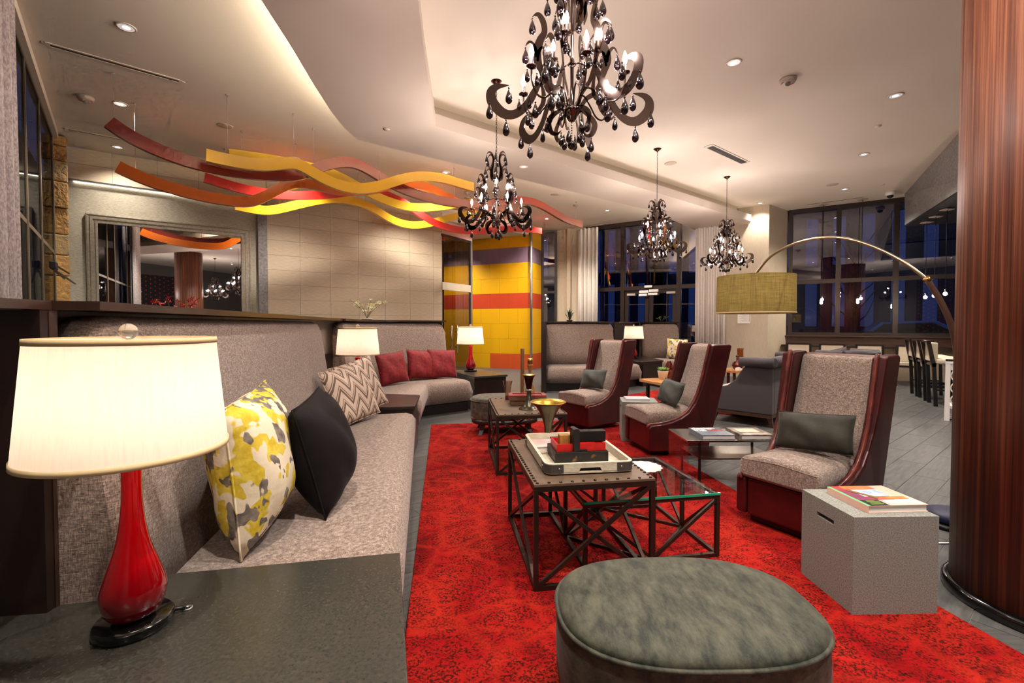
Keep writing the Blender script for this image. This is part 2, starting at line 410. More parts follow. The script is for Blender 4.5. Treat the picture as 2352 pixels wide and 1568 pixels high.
m_glass('window_glass', (.86, .9, 1, 1), 5.0); m_glass('dark_glass', (.5, .5, .5, 1), .35); m_glass('door_glass', (.62, .58, .5, 1), 1.5); m_glass('table_glass', (.93, .97, .95, 1), 1.3); m_glass('acrylic', (.95, .95, .95, 1), 1.3)
m_glass('crystal', (.9, .8, .74, 1), 2.5)
pm('glass_edge', S(30, 140, 104), .12)
pm('mirror', (.92, .92, .92, 1), .01, metal=1)
pm('pewter_frame', S(172, 164, 146), .38, metal=.35, col2=S(150, 142, 126), ns=30)
def m_shade(name, col, tcol, weave=False):
    m, nt, p = base(name); nt.nodes.remove(p)
    out = [n for n in nt.nodes if n.type == 'OUTPUT_MATERIAL'][0]
    v = coords(nt, (40, 40, .7)); s = ramp(nt, noise(nt, v, 3, 3), [(.3, tuple(.86*q for q in col[:3])+(1,)), (.55, col)])
    tcs = None
    if weave:
        wv_ = math_(nt, 'MULTIPLY', math_(nt, 'ADD', noise(nt, coords(nt, (60, 60, 4)), 2, 4, .7), noise(nt, coords(nt, (4, 4, 70)), 2, 4, .7)), .5)
        s = ramp(nt, wv_, [(.36, tuple(.5*q for q in col[:3])+(1,)), (.6, col)]); tcs = ramp(nt, wv_, [(.36, tuple(.5*q for q in tcol[:3])+(1,)), (.6, tcol)])
    d = N(nt, 'ShaderNodeBsdfDiffuse'); t = N(nt, 'ShaderNodeBsdfTranslucent'); t.inputs[0].default_value = tcol
    if tcs is not None: L(nt, tcs, t.inputs[0])
    L(nt, s, d.inputs[0]); mx = N(nt, 'ShaderNodeMixShader'); mx.inputs[0].default_value = .55
    L(nt, d.outputs[0], mx.inputs[1]); L(nt, t.outputs[0], mx.inputs[2]); L(nt, mx.outputs[0], out.inputs[0])
m_shade('lamp_linen', S(244, 234, 220), S(250, 236, 218))
m_shade('arc_linen', S(128, 113, 72), S(150, 130, 74), True)
pm('shade_trim', S(212, 186, 140), .8)
def m_dots():
    m, nt, p = base('dotted_panel'); tc = N(nt, 'ShaderNodeTexCoord'); sp = N(nt, 'ShaderNodeSeparateXYZ'); L(nt, tc.outputs['Object'], sp.inputs[0])
    row = math_(nt, 'FLOOR', math_(nt, 'MULTIPLY', sp.outputs['X'], 5))
    zz = math_(nt, 'ADD', math_(nt, 'MULTIPLY', sp.outputs['Z'], 5), math_(nt, 'MULTIPLY', math_(nt, 'MODULO', row, 2), .5))
    fx = math_(nt, 'SUBTRACT', math_(nt, 'FRACT', math_(nt, 'MULTIPLY', sp.outputs['X'], 5)), .5)
    fz = math_(nt, 'SUBTRACT', math_(nt, 'FRACT', zz), .5)
    r = math_(nt, 'ADD', math_(nt, 'MULTIPLY', fx, fx), math_(nt, 'MULTIPLY', fz, fz))
    L(nt, ramp(nt, r, [(.02, S(170, 20, 24)), (.03, S(22, 24, 30))]), p.inputs['Base Color']); p.inputs['Roughness'].default_value = .6
m_dots()
# ------------------------------------------------------------------ the room
ZC, ZS = 4.0, 3.6                                    # ceiling and soffit heights
V2 = lambda x, y: Vector((x, y))
MA, MD = V2(-6.9, 7.06), V2(.819, .574)              # mirror wall
MN = V2(.574, -.819)
FA, FD = V2(5.9, 10.5), V2(-.8435, .538)             # entrance wall
FN = V2(-.538, -.8435)
RA, RD = V2(6.7, 11.1), V2(.8435, -.538)             # bar window wall
LA, LD = V2(-6.5, 6.5), V2(.653, -.757)              # left window wall
LN = V2(.757, .653)
PB = MA + MD*6.415
outline = [(-2.3, -6), (11.8, -6), (11.8, 7.85), (6.7, 11.1), (5.9, 10.5), (1.39, 13.38), (.855, 13.45), (-3.2, 14.4), (-3.2, 11.2), tuple(PB), tuple(MA), (-6.5, 6.5), (-2.3, 1.63)]
floor = struct('floor', MB().prism(outline, -.12, -.004), 'grout')
ceil = struct('ceiling', MB().prism(outline, ZC, ZC+.12), 'ceiling')

# floor planks: 0.9 x 0.2 running along the soffit direction
ta, tb = V2(.788, .616), V2(.616, -.788)
def in_room(p):
    c = False; n = len(outline)
    for i in range(n):
        x0, y0 = outline[i]; x1, y1 = outline[(i+1) % n]
        if (y0 > p.y) != (y1 > p.y) and p.x < (x1-x0)*(p.y-y0)/(y1-y0)+x0: c = not c
    return c
RUGN = V2(.989, .148); RUGD = V2(-.148, .989)
def on_rug(p):
    q = p - V2(-.43, 1.81); return .15 < q.dot(RUGN) < 2.15 and q.dot(RUGD) < 3.7
near, far = [], []
for i in range(-14, 22):
    for j in range(-70, 70):
        c = ta*(i*.9 + (.45 if j % 2 else 0)) + tb*(j*.2)
        if not in_room(c): continue
        vis = False
        if c.y > 1.3 and not on_rug(c):
            px = 1176 + 1045*c.x/c.y; py = 745 + 1306/c.y
            vis = -80 < px < 2430 and py < 1640 and c.x > -.55 - .2*c.y and c.y < 9.5
            if c.x < 1 and c.y > 6.3: vis = False
        (near if vis else far).append(c)
near.sort(key=lambda c: c.length)
far += near[300:]; near = near[:300]
rot = math.atan2(ta.y, ta.x)
tp = MB().box(-.4485, .4485, -.0985, .0985, -.004, 0).mesh('tile', 'floor_tile')
for c in near:
    o = bpy.data.objects.new('tile', tp); COL.objects.link(o); o.parent = floor; o.location = (c.x, c.y, 0); o.rotation_euler = (0, 0, rot)
mb = MB(); A_, B_ = ta*.4485, tb*.0985
for c in far:
    q = [c-A_-B_, c+A_-B_, c+A_+B_, c-A_+B_]
    mb.add([(p.x, p.y, 0) for p in q], [(0, 1, 2, 3)])
o = mb.build('tile_field', 'floor_tile', floor); o['kind'] = 'stuff'

# rugs
def rug(name, label, c0, n, d, w, l):
    mb = MB(); c0, n, d = Vector(c0), Vector(n), Vector(d)
    P = [c0, c0+n*w, c0+n*w+d*l, c0+d*l]
    rz = math.atan2(n.y, n.x)
    t = MB().box(0, w, 0, l, 0, .012).build(name, 'rug', bevel=.005)
    t.location = (c0.x, c0.y, 0); t.rotation_euler = (0, 0, rz)
    tag(t, label, 'rug'); return t
rug('area_rug', 'large overdyed red patterned rug under the coffee tables and near ottoman', V2(-.43, 1.81)-RUGD*1.9, RUGN, RUGD, 2.31, 5.75)
q = V2(.76, .65); qn = V2(.65, -.76)
rug('area_rug', 'smaller red rug in the far seating group beneath the slab wood table', q*6.35 + qn*(-2.55), q, V2(-qn.x, -qn.y), 2.9, 2.2)

# soffit band: wide flat bottom, upstand lips at both edges, hidden core, cove strips
outer = [(-1.75, -6), (-1.78, 0), (-1.79, 2.2), (-1.817, 3.357), (-1.867, 3.9), (-1.946, 4.55), (-2.0, 5.1), (-2.01, 5.5), (-1.97, 5.86), (2.93, 9.51), (4.53, 11.37)]
inner = [(-.62, -6), (-.62, 0), (-.63, 2.2), (-.68, 3.357), (-.768, 4.054), (-.833, 4.74), (-.87, 5.1), (-.90, 5.35), (-.909, 5.46), (5.446, 10.429), (5.55, 10.7)]
def offs(path, d):
    out = []
    for i, p in enumerate(path):
        a = Vector(path[max(i-1, 0)]); b = Vector(path[min(i+1, len(path)-1)]); t = (b-a).normalized()
        out.append(tuple(Vector(p) + Vector((-t.y, t.x))*d))
    return out
def strip(pa, pb, z0, z1):
    rings = [[(a[0], a[1], z0), (b[0], b[1], z0), (b[0], b[1], z1), (a[0], a[1], z1)] for a, b in zip(pa, pb)]
    return MB().loft(rings, True, False)
struct('ceiling_soffit', strip(outer, inner, ZS, ZS+.03), 'soffit_paint')
struct('trim_1', strip(inner, offs(inner, .03), ZS+.0301, ZS+.15), 'soffit_paint')
struct('trim_2', strip(outer, offs(outer, -.03), ZS+.0301, ZS+.12), 'soffit_paint')
struct('ceiling_core', strip(offs(outer, -.30), offs(inner, .32), ZS+.0301, ZC-.001), 'soffit_paint')
led = strip(offs(inner, .20)[3:], offs(inner, .23)[3:], ZS+.10, ZS+.115).build('cove_strip', 'cove_led'); tag(led, 'warm cove light strip hidden in the soffit facing the chandeliers', 'light')
led = strip(offs(outer, -.20)[3:], offs(outer, -.23)[3:], ZS+.112, ZS+.134).build('cove_strip', 'cove_led_wall'); tag(led, 'warm cove light strip hidden in the soffit facing the wave sculpture', 'light')

def slab(p, q, z0, z1, th=.12, side=1):
    p, q = Vector(p), Vector(q); d = (q-p).normalized(); n = Vector((-d.y, d.x))*th*side
    return MB().prism([tuple(p), tuple(q), tuple(q+n), tuple(p+n)], z0, z1)

# mirror wall: deep recess behind the mirror, tiled face beyond
wl = struct('wall_left', slab(MA - MN*.10, PB - MN*.10, 0, ZC, .12, 1), 'grass_cloth')
def on_m(t, off=0): return MA + MD*t + MN*off
body = MB().prism([tuple(on_m(2.74, -.10)), tuple(on_m(6.415, -.10)), tuple(on_m(6.415, -.008)), tuple(on_m(2.74, -.008))], 0, ZC)
body.prism([tuple(on_m(0, -.10)), tuple(on_m(2.74, -.10)), tuple(on_m(2.74, -.008)), tuple(on_m(0, -.008))], 3.50, ZC)
wt = struct('wall_left_face', body, 'grout')
jm = MB().prism([tuple(on_m(2.62, -.10)), tuple(on_m(2.77, -.10)), tuple(on_m(2.77, .006)), tuple(on_m(2.62, .006))], 0, 3.5)
struct('trim_3', jm, 'plaster_silver')
mrot = math.atan2(MD.y, MD.x)
def wall_tiles(par, A, D, Nn, t0, t1, z0, z1, w, h, mat, name='tile', stag=0, off=-.008, th=.008):
    cache = {}; r = math.atan2(D.y, D.x); row = 0; z = z0
    while z < z1 - .01:
        zz = min(z+h, z1); t = t0 - (stag if row % 2 else 0)
        while t < t1 - .01:
            a, b = max(t, t0), min(t+w, t1)
            if b - a > .03:
                k = (round(b-a, 3), round(zz-z, 3))
                if k not in cache:
                    cache[k] = MB().box(-k[0]/2+.002, k[0]/2-.002, -th, 0, -k[1]/2+.002, k[1]/2-.002).mesh(name, mat(row, a) if callable(mat) else mat)
                me = cache[k]
                if callable(mat): me = MB().box(-k[0]/2+.002, k[0]/2-.002, -th, 0, -k[1]/2+.002, k[1]/2-.002).mesh(name, mat(row, a))
                o = bpy.data.objects.new(name, me); COL.objects.link(o); o.parent = par
                c = A + D*((a+b)/2) + Nn*off
                o.location = (c.x, c.y, (z+zz)/2); o.rotation_euler = (0, 0, r)
            t += w
        z = zz; row += 1
wall_tiles(wt, MA, MD, MN, 2.77, 6.415, .88, ZC, .57, .283, 'walltile')
wall_tiles(wt, MA, MD, MN, 0, 2.76, 3.51, ZC, .57, .245, 'walltile')

p_ = [on_m(.10, -.095), on_m(2.58, -.095), on_m(2.58, -.075), on_m(.10, -.075)]
led = MB().prism([tuple(q) for q in p_], 3.485, 3.495).build('niche_light_strip', 'niche_led'); tag(led, 'thin light strip along the top of the mirror recess', 'light')
# framed mirror
t0, t1, z0, z1 = .228, 2.50, .95, 3.018
c = on_m((t0+t1)/2, -.10); mir = thing('framed_mirror', 'huge rectangular mirror in a stepped pewter frame above the long banquette', 'mirror', (c.x, c.y, z0), mrot)
hw = (t1-t0)/2; H_ = z1-z0
prof = [(0, 0), (0, .05), (.02, .055), (.024, .045), (.05, .045), (.054, .06), (.085, .06), (.089, .048), (.115, .048), (.119, .066), (.148, .064), (.15, .003)]
rings = [[(-hw+d, -h, d), (hw-d, -h, d), (hw-d, -h, H_-d), (-hw+d, -h, H_-d)] for d, h in prof]
MB().loft(rings, False, False).build('frame', 'pewter_frame', mir)
x_ = hw-.145; MB().add([(-x_, -.060, .145), (x_, -.008, .145), (x_, -.008, H_-.145), (-x_, -.060, H_-.145), (-x_, -.056, .145), (x_, -.004, .145), (x_, -.004, H_-.145), (-x_, -.056, H_-.145)], [(0,1,2,3), (4,7,6,5), (0,4,5,1), (1,5,6,2), (2,6,7,3), (3,7,4,0)]).build('glass', 'mirror', mir)

# stone pier between the left window and the mirror wall
pier = thing('stone_pier', 'rough golden limestone pier at the end of the dark window wall', 'pillar', (-6.63, 6.68, 0), math.atan2(LD.y, LD.x)+.35)
pm('limestone', S(196, 150, 78), .85, col2=S(150, 120, 80), ns=14, con=(.3, .7), bump=.8, bs=22, bd=.03)
pm('limestone_b', S(158, 140, 108), .85, col2=S(190, 150, 86), ns=10, con=(.35, .7), bump=.8, bs=22, bd=.03)
random.seed(3); z = 0; k = 0
while z < 3.98:
    h = min(random.choice([.22, .38, .46, .30]), 3.99-z); e = random.uniform(-.02, .02)
    MB().box(-.10-e, .09+e*.6, -.12+e, .10, z+.004, z+h-.004).build('stone', 'limestone' if k % 3 != 1 else 'limestone_b', pier, bevel=.018)
    z += h; k += 1

# window walls ------------------------------------------------------------
def window_wall(name, A, D, Nn, bays, zs, fw, fd, fmat, gmat='window_glass', zbot=0, ztop=ZC, heads=True):
    """bays: positions along the wall of the mullions; zs: heights of the transoms"""
    r = math.atan2(D.y, D.x)
    def bx(t0, t1, a, b, o0, o1):
        p = [A+D*t0+Nn*o0, A+D*t1+Nn*o0, A+D*t1+Nn*o1, A+D*t0+Nn*o1]
        return MB().prism([tuple(q) for q in p], a, b)
    par = struct(name, bx(bays[0]-fw/2, bays[-1]+fw/2, ztop-fw, ztop, -fd/2, fd/2), fmat)
    bx(bays[0]-fw/2, bays[-1]+fw/2, zbot, zbot+fw, -fd/2, fd/2).build('bottom_rail', fmat, par)
    for t in bays: bx(t-fw/2, t+fw/2, zbot+fw, ztop-fw, -fd/2, fd/2).build('mullion', fmat, par)
    lv = [zbot+fw] + list(zs) + [ztop-fw]
    for i in range(len(bays)-1):
        for z in zs: bx(bays[i]+fw/2, bays[i+1]-fw/2, z-fw/2, z+fw/2, -fd/2+.01, fd/2-.01).build('transom', fmat, par)
        for j in range(len(lv)-1):
            a = lv[j] + (fw/2 if j else 0); b = lv[j+1] - (fw/2 if j < len(lv)-2 else 0)
            bx(bays[i]+fw/2, bays[i+1]-fw/2, a, b, -.004, .004).build('pane', gmat, par)
    return par
# left dark windows
window_wall('window_1', LA, LD, LN, [.12, 1.526, 2.62, 3.42, 5.0, 6.40], [2.26], .045, .03, 'bronze_frame', 'dark_glass', zbot=.0, ztop=3.9)
struct('trim_4', slab(LA-LN*.06, LA+LD*6.4-LN*.06, 3.9, ZC, .12, 1), 'soffit_paint')
struct('window_blackout', slab(LA-LD*7-LN*.35, LA+LD*6.3-LN*.35, -.1, ZC, .1, -1), 'slot_dark')  # dark sheet added behind the panes to keep them black
struct('wall_near', slab((-2.3, -6), (-2.3, 1.63), 0, ZC, .12, 1), 'greywall')
# right of the mirror wall: glass front with double doors
GD = V2(.518, .855); GN = V2(.855, -.518)
def gbox(t0, t1, a, b, o0, o1):
    p = [PB+GD*t0+GN*o0, PB+GD*t1+GN*o0, PB+GD*t1+GN*o1, PB+GD*t0+GN*o1]
    return MB().prism([tuple(q) for q in p], a, b)
struct('wall_bulkhead', gbox(0, 1.20, 3.38, ZC, -.10, .0), 'soffit_paint')
d3 = struct('door_1', gbox(-.02, 1.17, 2.07, 2.25, -.05, .03), 'cream_seat')
gbox(1.10, 1.17, 0, 3.38, -.04, .03).build('post', 'alu', d3)
gbox(-.02, 1.10, 3.33, 3.38, -.04, .03).build('head_rail', 'window_frame', d3)
gbox(.02, .385, 2.25, 3.33, -.006, .006).build('pane', 'door_glass', d3); gbox(.395, 1.10, 2.25, 3.33, -.006, .006).build('pane', 'door_glass', d3)
for a, b in ((.02, .385), (.395, 1.08)):
    lf = gbox(a, b, .10, 2.06, -.006, .006).build('door_leaf', 'door_glass', d3)
    gbox(a, b, .0, .10, -.02, .02).build('kick_rail', 'alu', lf)
for t in (.28, .50):
    c = PB + GD*t + GN*.06; hd = MB().tube([(c.x, c.y, .55), (c.x, c.y, 1.22)], .013, 8)
    for z in (.70, 1.07): e = PB+GD*t; hd.tube([(c.x, c.y, z), (e.x, e.y, z)], .009, 6)
    hd.build('pull_handle', 'steel', d3)
struct('wall_closet', slab((-3.2, 11.2), tuple(PB), 0, ZC, .1, 1), 'greywall')
# low ceiling over the doors
struct('ceiling_low', MB().prism([tuple(PB), (.46, 12.50), (-2.6, 13.9), (-3.15, 13.6), (-3.15, 11.3)], 3.70, ZC-.005), 'ceiling')
# yellow panel wall
YA, YB, YC = V2(-2.75, 14.0), V2(.505, 12.56), V2(.855, 13.35)
yd = (YB-YA).normalized(); yn = V2(yd.y, -yd.x); yl = (YB-YA).length
yw = struct('wall_yellow', slab(YA-yn*.008, YB-yn*.008, 0, ZC, .12, 1), 'grout')
def ycol(row, t):
    return {0: 'panel_orange' if t > yl-1.25 else 'panel_yellow', 4: 'panel_red', 7: 'panel_lilac'}.get(row, 'panel_yellow')
wall_tiles(yw, YA, yd, yn, 0, yl, 0, ZC, .58, .425, ycol, 'panel', stag=.29)
yd2 = (YC-YB).normalized(); yn2 = V2(yd2.y, -yd2.x)
yw2 = struct('wall_yellow_return', slab(YB-yn2*.008, YC-yn2*.008, 0, ZC, .10, 1), 'grout')
wall_tiles(yw2, YB, yd2, yn2, 0, (YC-YB).length, 0, ZC, .9, .425, lambda r, t: {0: 'panel_orange', 4: 'panel_red', 7: 'panel_lilac'}.get(r, 'panel_yellow'), 'panel')
c = YB + V2(.02, -.05); struct('trim_5', MB().tube([(c.x, c.y, 0), (c.x, c.y, ZC)], .032, 10), 'alu')
window_wall('window_2', V2(.86, 13.42), V2(1, -.06), V2(-.06, -1), [.04, .42], [2.2], .07, .10, 'window_frame')
# entrance wall
def fb(s0, s1, a, b, o0, o1):
    p = [FA+FD*s0+FN*o0, FA+FD*s1+FN*o0, FA+FD*s1+FN*o1, FA+FD*s0+FN*o1]
    return MB().prism([tuple(q) for q in p], a, b)
struct('wall_far_pier', fb(0, 1.45, 0, ZC, -.35, 0), 'linen_wall')
struct('wall_far_end', fb(4.55, 5.50, 0, ZC, -.2, 0), 'linen_wall')
struct('trim_6', fb(4.95, 5.06, 0, ZC, 0, .10), 'linen_wall')
window_wall('window_3', FA-FN*.12, FD, FN, [3.47, 4.55], [2.22], .10, .14, 'window_frame')
window_wall('window_4', FA-FN*.12, FD, FN, [1.45, 2.0], [2.22], .10, .14, 'window_frame')
de = struct('door_2', fb(2.05, 3.42, 2.17, 2.27, -.19, -.05), 'window_frame')
fb(2.05, 3.42, ZC-.10, ZC, -.19, -.05).build('head_rail', 'window_frame', de)
fb(2.05, 3.42, 2.27, ZC-.10, -.124, -.116).build('pane', 'window_glass', de)
for s0, s1 in ((2.06, 2.745), (2.765, 3.41)):
    lf = fb(s0, s1, .0, .22, -.15, -.09).build('door_leaf', 'window_frame', de)
    fb(s0, s0+.09, .22, 2.07, -.15, -.09).build('stile', 'window_frame', lf); fb(s1-.09, s1, .22, 2.07, -.15, -.09).build('stile', 'window_frame', lf)
    fb(s0, s1, 2.07, 2.16, -.15, -.09).build('top_rail', 'window_frame', lf)
    fb(s0+.09, s1-.09, .22, 2.07, -.124, -.116).build('pane', 'window_glass', lf)
    fb(s0+.09, s1-.09, 1.02, 1.07, -.08, -.05).build('push_bar', 'alu', lf)
for s, w, z, h in ((2.18, .22, 2.04, .06), (2.62, .24, 2.10, .07), (2.64, .24, 2.02, .06), (2.88, .24, 2.08, .07), (2.90, .22, 2.0, .06), (3.22, .22, 2.02, .06), (2.76, .20, 2.22, .06)):
    fb(s-w/2, s+w/2, z, z+h, -.10, -.01).build('closer_box', 'white_paint' if w > .21 and 2.5 < s < 3 or w == .2 else 'device_grey', de, bevel=.008)
# pier return and bar windows
struct('wall_pier_return', slab((5.9, 10.5), (6.7, 11.1), 0, ZC, .35, 1), 'linen_wall')
RN = V2(-.538, -.8435)
window_wall('window_5', RA, RD, RN, [.06, 1.0, 2.03, 3.06, 4.09, 5.1, 6.0], [2.26], .09, .14, 'window_frame', zbot=.97)
def rb(q0, q1, a, b, o0, o1):
    p = [RA+RD*q0+RN*o0, RA+RD*q1+RN*o0, RA+RD*q1+RN*o1, RA+RD*q0+RN*o1]
    return MB().prism([tuple(v) for v in p], a, b)
struct('wall_right', rb(0, 6.05, 0, .97, -.08, .0), 'linen_wall')
struct('trim_7', rb(0, 6.05, .72, .97, 0, .05), 'settee_wood')
struct('trim_8', rb(-.06, 6.05, .965, .99, -.02, .10), 'settee_wood')
struct('wall_side', slab((11.8, -6), (11.8, 7.85), 0, ZC, .12, -1), 'linen_wall')
wb = struct('wall_back', slab((-2.3, -6), (11.8, -6), 0, ZC, .12, -1), 'greywall')
pan = MB().box(0, 3.4, -.03, 0, 0, 3.0).build('dotted_art_panel', 'dotted_panel'); pan.location = (1.85, -5.96, .5)
tag(pan, 'black wall panel with rows of red dots seen only in the mirror', 'wall art')
# notice on the pier
nt_ = thing('notice_sheet', 'small white printed notice fixed to the linen pier by the curtain', 'notice', (FA.x+FD.x*.36, FA.y+FD.y*.36, 1.28), math.atan2(FD.y, FD.x))
MB().box(0, .27, .002, .006, 0, .24).build('sheet', 'paper', nt_)
for i in range(8): MB().box(.05, .05+[.16, .12, .18, .14, .17, .10, .16, .13][i], .006, .0075, .205-i*.024, .212-i*.024).build('text_line', 'device_grey', nt_)
MB().box(.012, .03, .006, .0075, .03, .21).build('text_line', 'device_grey', nt_)

# curtains
def curtain(label, A, D, Nn, s0, s1, z0, z1, mat, folds, amp=.05, off=.09):
    n = folds*10; rings = []
    pts = []
    for i in range(n+1):
        s = s0+(s1-s0)*i/n; a = amp*math.sin(2*math.pi*folds*i/n)*(1+.3*math.sin(i*.37)); pts.append((s, a))
    mb = MB(); zs = [z0, z0+.6*(z1-z0), z1-.12, z1]; b = []
    for z in zs:
        k = 1.0 if z < z1-.1 else .8
        f = [A+D*s+Nn*(off+a*k+.006) for s, a in pts] + [A+D*s+Nn*(off+a*k-.006) for s, a in reversed(pts)]
        b.append([(q.x, q.y, z) for q in f])
    mb.loft(b, True, True)
    c = A+D*((s0+s1)/2)+Nn*off
    t = thing('curtain', label, 'curtain', (c.x, c.y, z0))
    mb.build('drape', mat, t, world=True)
    p, q = A+D*s0+Nn*off, A+D*s1+Nn*off
    MB().tube([(p.x, p.y, z1-.01), (q.x, q.y, z1-.01)], .012, 8).build('track', 'trim_white', t, world=True)
curtain('long white drape beside the entrance doors, next to the linen pier', FA, FD, FN, .88, 1.56, .03, 3.93, 'curtain', 6, .06, .13)
curtain('long white drape at the far end of the entrance windows by the plant', FA, FD, FN, 4.1, 4.69, .03, 3.93, 'curtain', 5, .06, .12)
curtain('pale textured drape at the edge of the dark window wall', LA, LD, LN, 4.85, 5.7, .03, 3.95, 'curtain_grey', 8, .05, .14)
# metal door stay on the left window
dc = thing('window_stay', 'black metal stay arms fixed across the dark window near the stone pier', 'hardware', (-5.72, 5.62, 1.9), math.atan2(LD.y, LD.x))
MB().box(-.10, .16, .03, .09, .03, .12).build('body', 'black', dc, bevel=.01)
MB().bar((-.1, .06, .10), (-.85, .14, .06), .016).build('arm', 'iron', dc); MB().bar((.1, .06, .03), (-.9, .2, -.08), .016).build('arm', 'iron', dc)
MB().bar((-.1, .06, .02), (-.8, .10, -.02), .014).build('arm', 'black', dc)

# round walnut columns
def column(c, r, label):
    t = thing('round_column', label, 'column', (c[0], c[1], 0))
    MB().lathe([(r, .05), (r, ZC)], 64).build('shaft', 'walnut', t)
    MB().lathe([(r+.03, 0), (r+.03, .035), (r+.022, .045), (r+.005, .05)], 64).build('base_ring', 'blackgloss', t)
column((2.39, 1.98), .335, 'massive round walnut veneer column on a black base ring beside the concrete stool')
column((1.5, -1.25), .45, 'round walnut column behind the camera, seen in the mirror')

# bar canopy over the bar
mb = MB().add([(8.27, 9.656, ZC), (6.0, 5.92, ZC), (11.5, 3.0, ZC), (11.7, 7.2, ZC), (7.717, 8.994, 3.2), (6.15, 6.0, 3.2), (11.5, 3.2, 3.2), (11.6, 7.0, 3.2)], [(0,1,5,4), (1,2,6,5), (2,3,7,6), (3,0,4,7), (0,3,2,1)])
cn = thing('bar_canopy', 'slanted silver plaster canopy with a black underside hanging over the bar', 'canopy', (8.6, 6.6, 3.2))
mb.build('shell', 'plaster_silver', cn, world=True)
MB().prism([(7.717, 8.994), (6.15, 6.0), (11.5, 3.2), (11.6, 7.0)], 3.17, 3.199).build('underside', 'sofit_black', cn, world=True)
# ------------------------------------------------------------------ banquettes
def arc_len(p):
    out = [0]
    for a, b in zip(p, p[1:]): out.append(out[-1] + (Vector(b)-Vector(a)).length)
    return out
def dense(path, step=.06):
    out = []
    for a, b in zip(path, path[1:]):
        a, b = Vector(a), Vector(b); n = max(1, int((b-a).length/step))
        out += [tuple(a + (b-a)*i/n) for i in range(n)]
    return out + [tuple(path[-1])]
def round_path(path, r=.3, n=6):
    out = [tuple(path[0])]
    for i in range(1, len(path)-1):
        p, a, b = Vector(path[i]), Vector(path[i-1]), Vector(path[i+1])
        r_ = min(r, (a-p).length*.45, (b-p).length*.45)
        s, e = p + (a-p).normalized()*r_, p + (b-p).normalized()*r_
        for k in range(n+1):
            t = k/n; out.append(tuple(s*(1-t)**2 + p*2*t*(1-t) + e*t*t))
    return out + [tuple(path[-1])]
def sweep(path, prof_fn):
    """prof_fn(s, S) -> [(offset to the left, z)]"""
    ss = arc_len(path); rings = []; m = len(path)
    for i, p in enumerate(path):
        a = Vector(path[max(i-1, 0)]); b = Vector(path[min(i+1, m-1)]); t = (b-a).normalized(); n = Vector((-t.y, t.x))
        rings.append([(p[0]+n.x*o, p[1]+n.y*o, z) for o, z in prof_fn(ss[i], ss[-1])])
    return rings
def banquette(label, front, back_ext=(0, 0), rr=.14):
    c = front[len(front)//2]
    t = thing('banquette', label, 'banquette', (c[0]-.3, c[1], 0))
    seat_p = dense(round_path(front, .06), .08)
    def seat(s, S_):
        e = min(s, S_-s); k = min(1, e/.05); q = .05*(1-math.sqrt(max(0, 1-(1-k)**2)))
        return [(.16, .13), (.02, .17), (-.01+q*.3, .30), (-.012+q, .40-q), (.02+q, .445-q), (.07, .46-q*.8), (.74, .45-q*.4), (.74, .13)]
    MB().loft(sweep(seat_p, seat), True, True).build('seat', 'tweed', t, world=True)
    fr = list(front)
    a, b = Vector(fr[0]), Vector(fr[1]); fr[0] = tuple(a + (a-b).normalized()*back_ext[0])
    a, b = Vector(fr[-1]), Vector(fr[-2]); fr[-1] = tuple(a + (a-b).normalized()*back_ext[1])
    bp = dense(round_path(fr, .45, 10), .05)
    def back(s, S_):
        e = min(s, S_-s); top = 1.275
        q = 0 if e > rr else rr*(1-math.sqrt(max(0, 1-((rr-e)/rr)**2)))
        th = .03*min(1, e/.03)
        tz = top - q
        f = lambda z: .70 + (z-.45)/.83*.10
        pts = [(f(.42)+.03-th, .42), (f(.70)-.008+.03-th, .70), (f(1.0)-.006+.03-th, min(1.0, tz-.06)), (f(tz-.06)+.03-th, tz-.06), (f(tz-.03)+.012, tz-.02), (f(tz)+.045, tz), (.90, tz), (.90, .42)]
        return pts
    MB().loft(sweep(bp, back), True, True).build('backrest', 'tweed', t, world=True)
    sh = lambda s, S_: [(.902, 0), (.902, 1.287), (.95, 1.287), (.95, 0)]
    MB().loft(sweep(bp, sh), True, False).build('back_shell', 'darkwood', t, world=True)
    pl = lambda s, S_: [(.14, .0), (.14, .128), (.90, .128), (.90, 0)]
    MB().loft(sweep(seat_p, pl), True, False).build('plinth', 'darkwood', t, world=True)
    lg = lambda s, S_: [(.765, 1.288), (.765, 1.312), (1.06, 1.312), (1.06, 1.288)]
    MB().loft(sweep(bp, lg), True, False).build('ledge', 'ledge_wood', t, world=True)
    return t
fA = [(-.378, 1.495), (-.893, 4.15)]
fB = [(-.985, 4.87), (-1.06, 5.45), (-1.135, 6.06), (-.56, 6.50)]
fC = [(.64, 8.42), (1.55, 8.40), (2.60, 9.08)]
fD = [(3.20, 10.12), (4.12, 10.22)]
banquette('long tweed banquette on the mirror side, with floral and black cushions', fA, (.13, 0))
banquette('angled tweed banquette holding three red cushions', fB)
bc = banquette('tweed banquette with a dark end panel in front of the yellow wall', fC, rr=.10)
MB().prism([(.535, 8.30), (.625, 8.30), (.70, 9.36), (.61, 9.36)], 0, 1.30).build('end_panel', 'darkwood', bc, world=True)
banquette('far tweed banquette with a floral cushion by the entrance windows', fD, rr=.12)

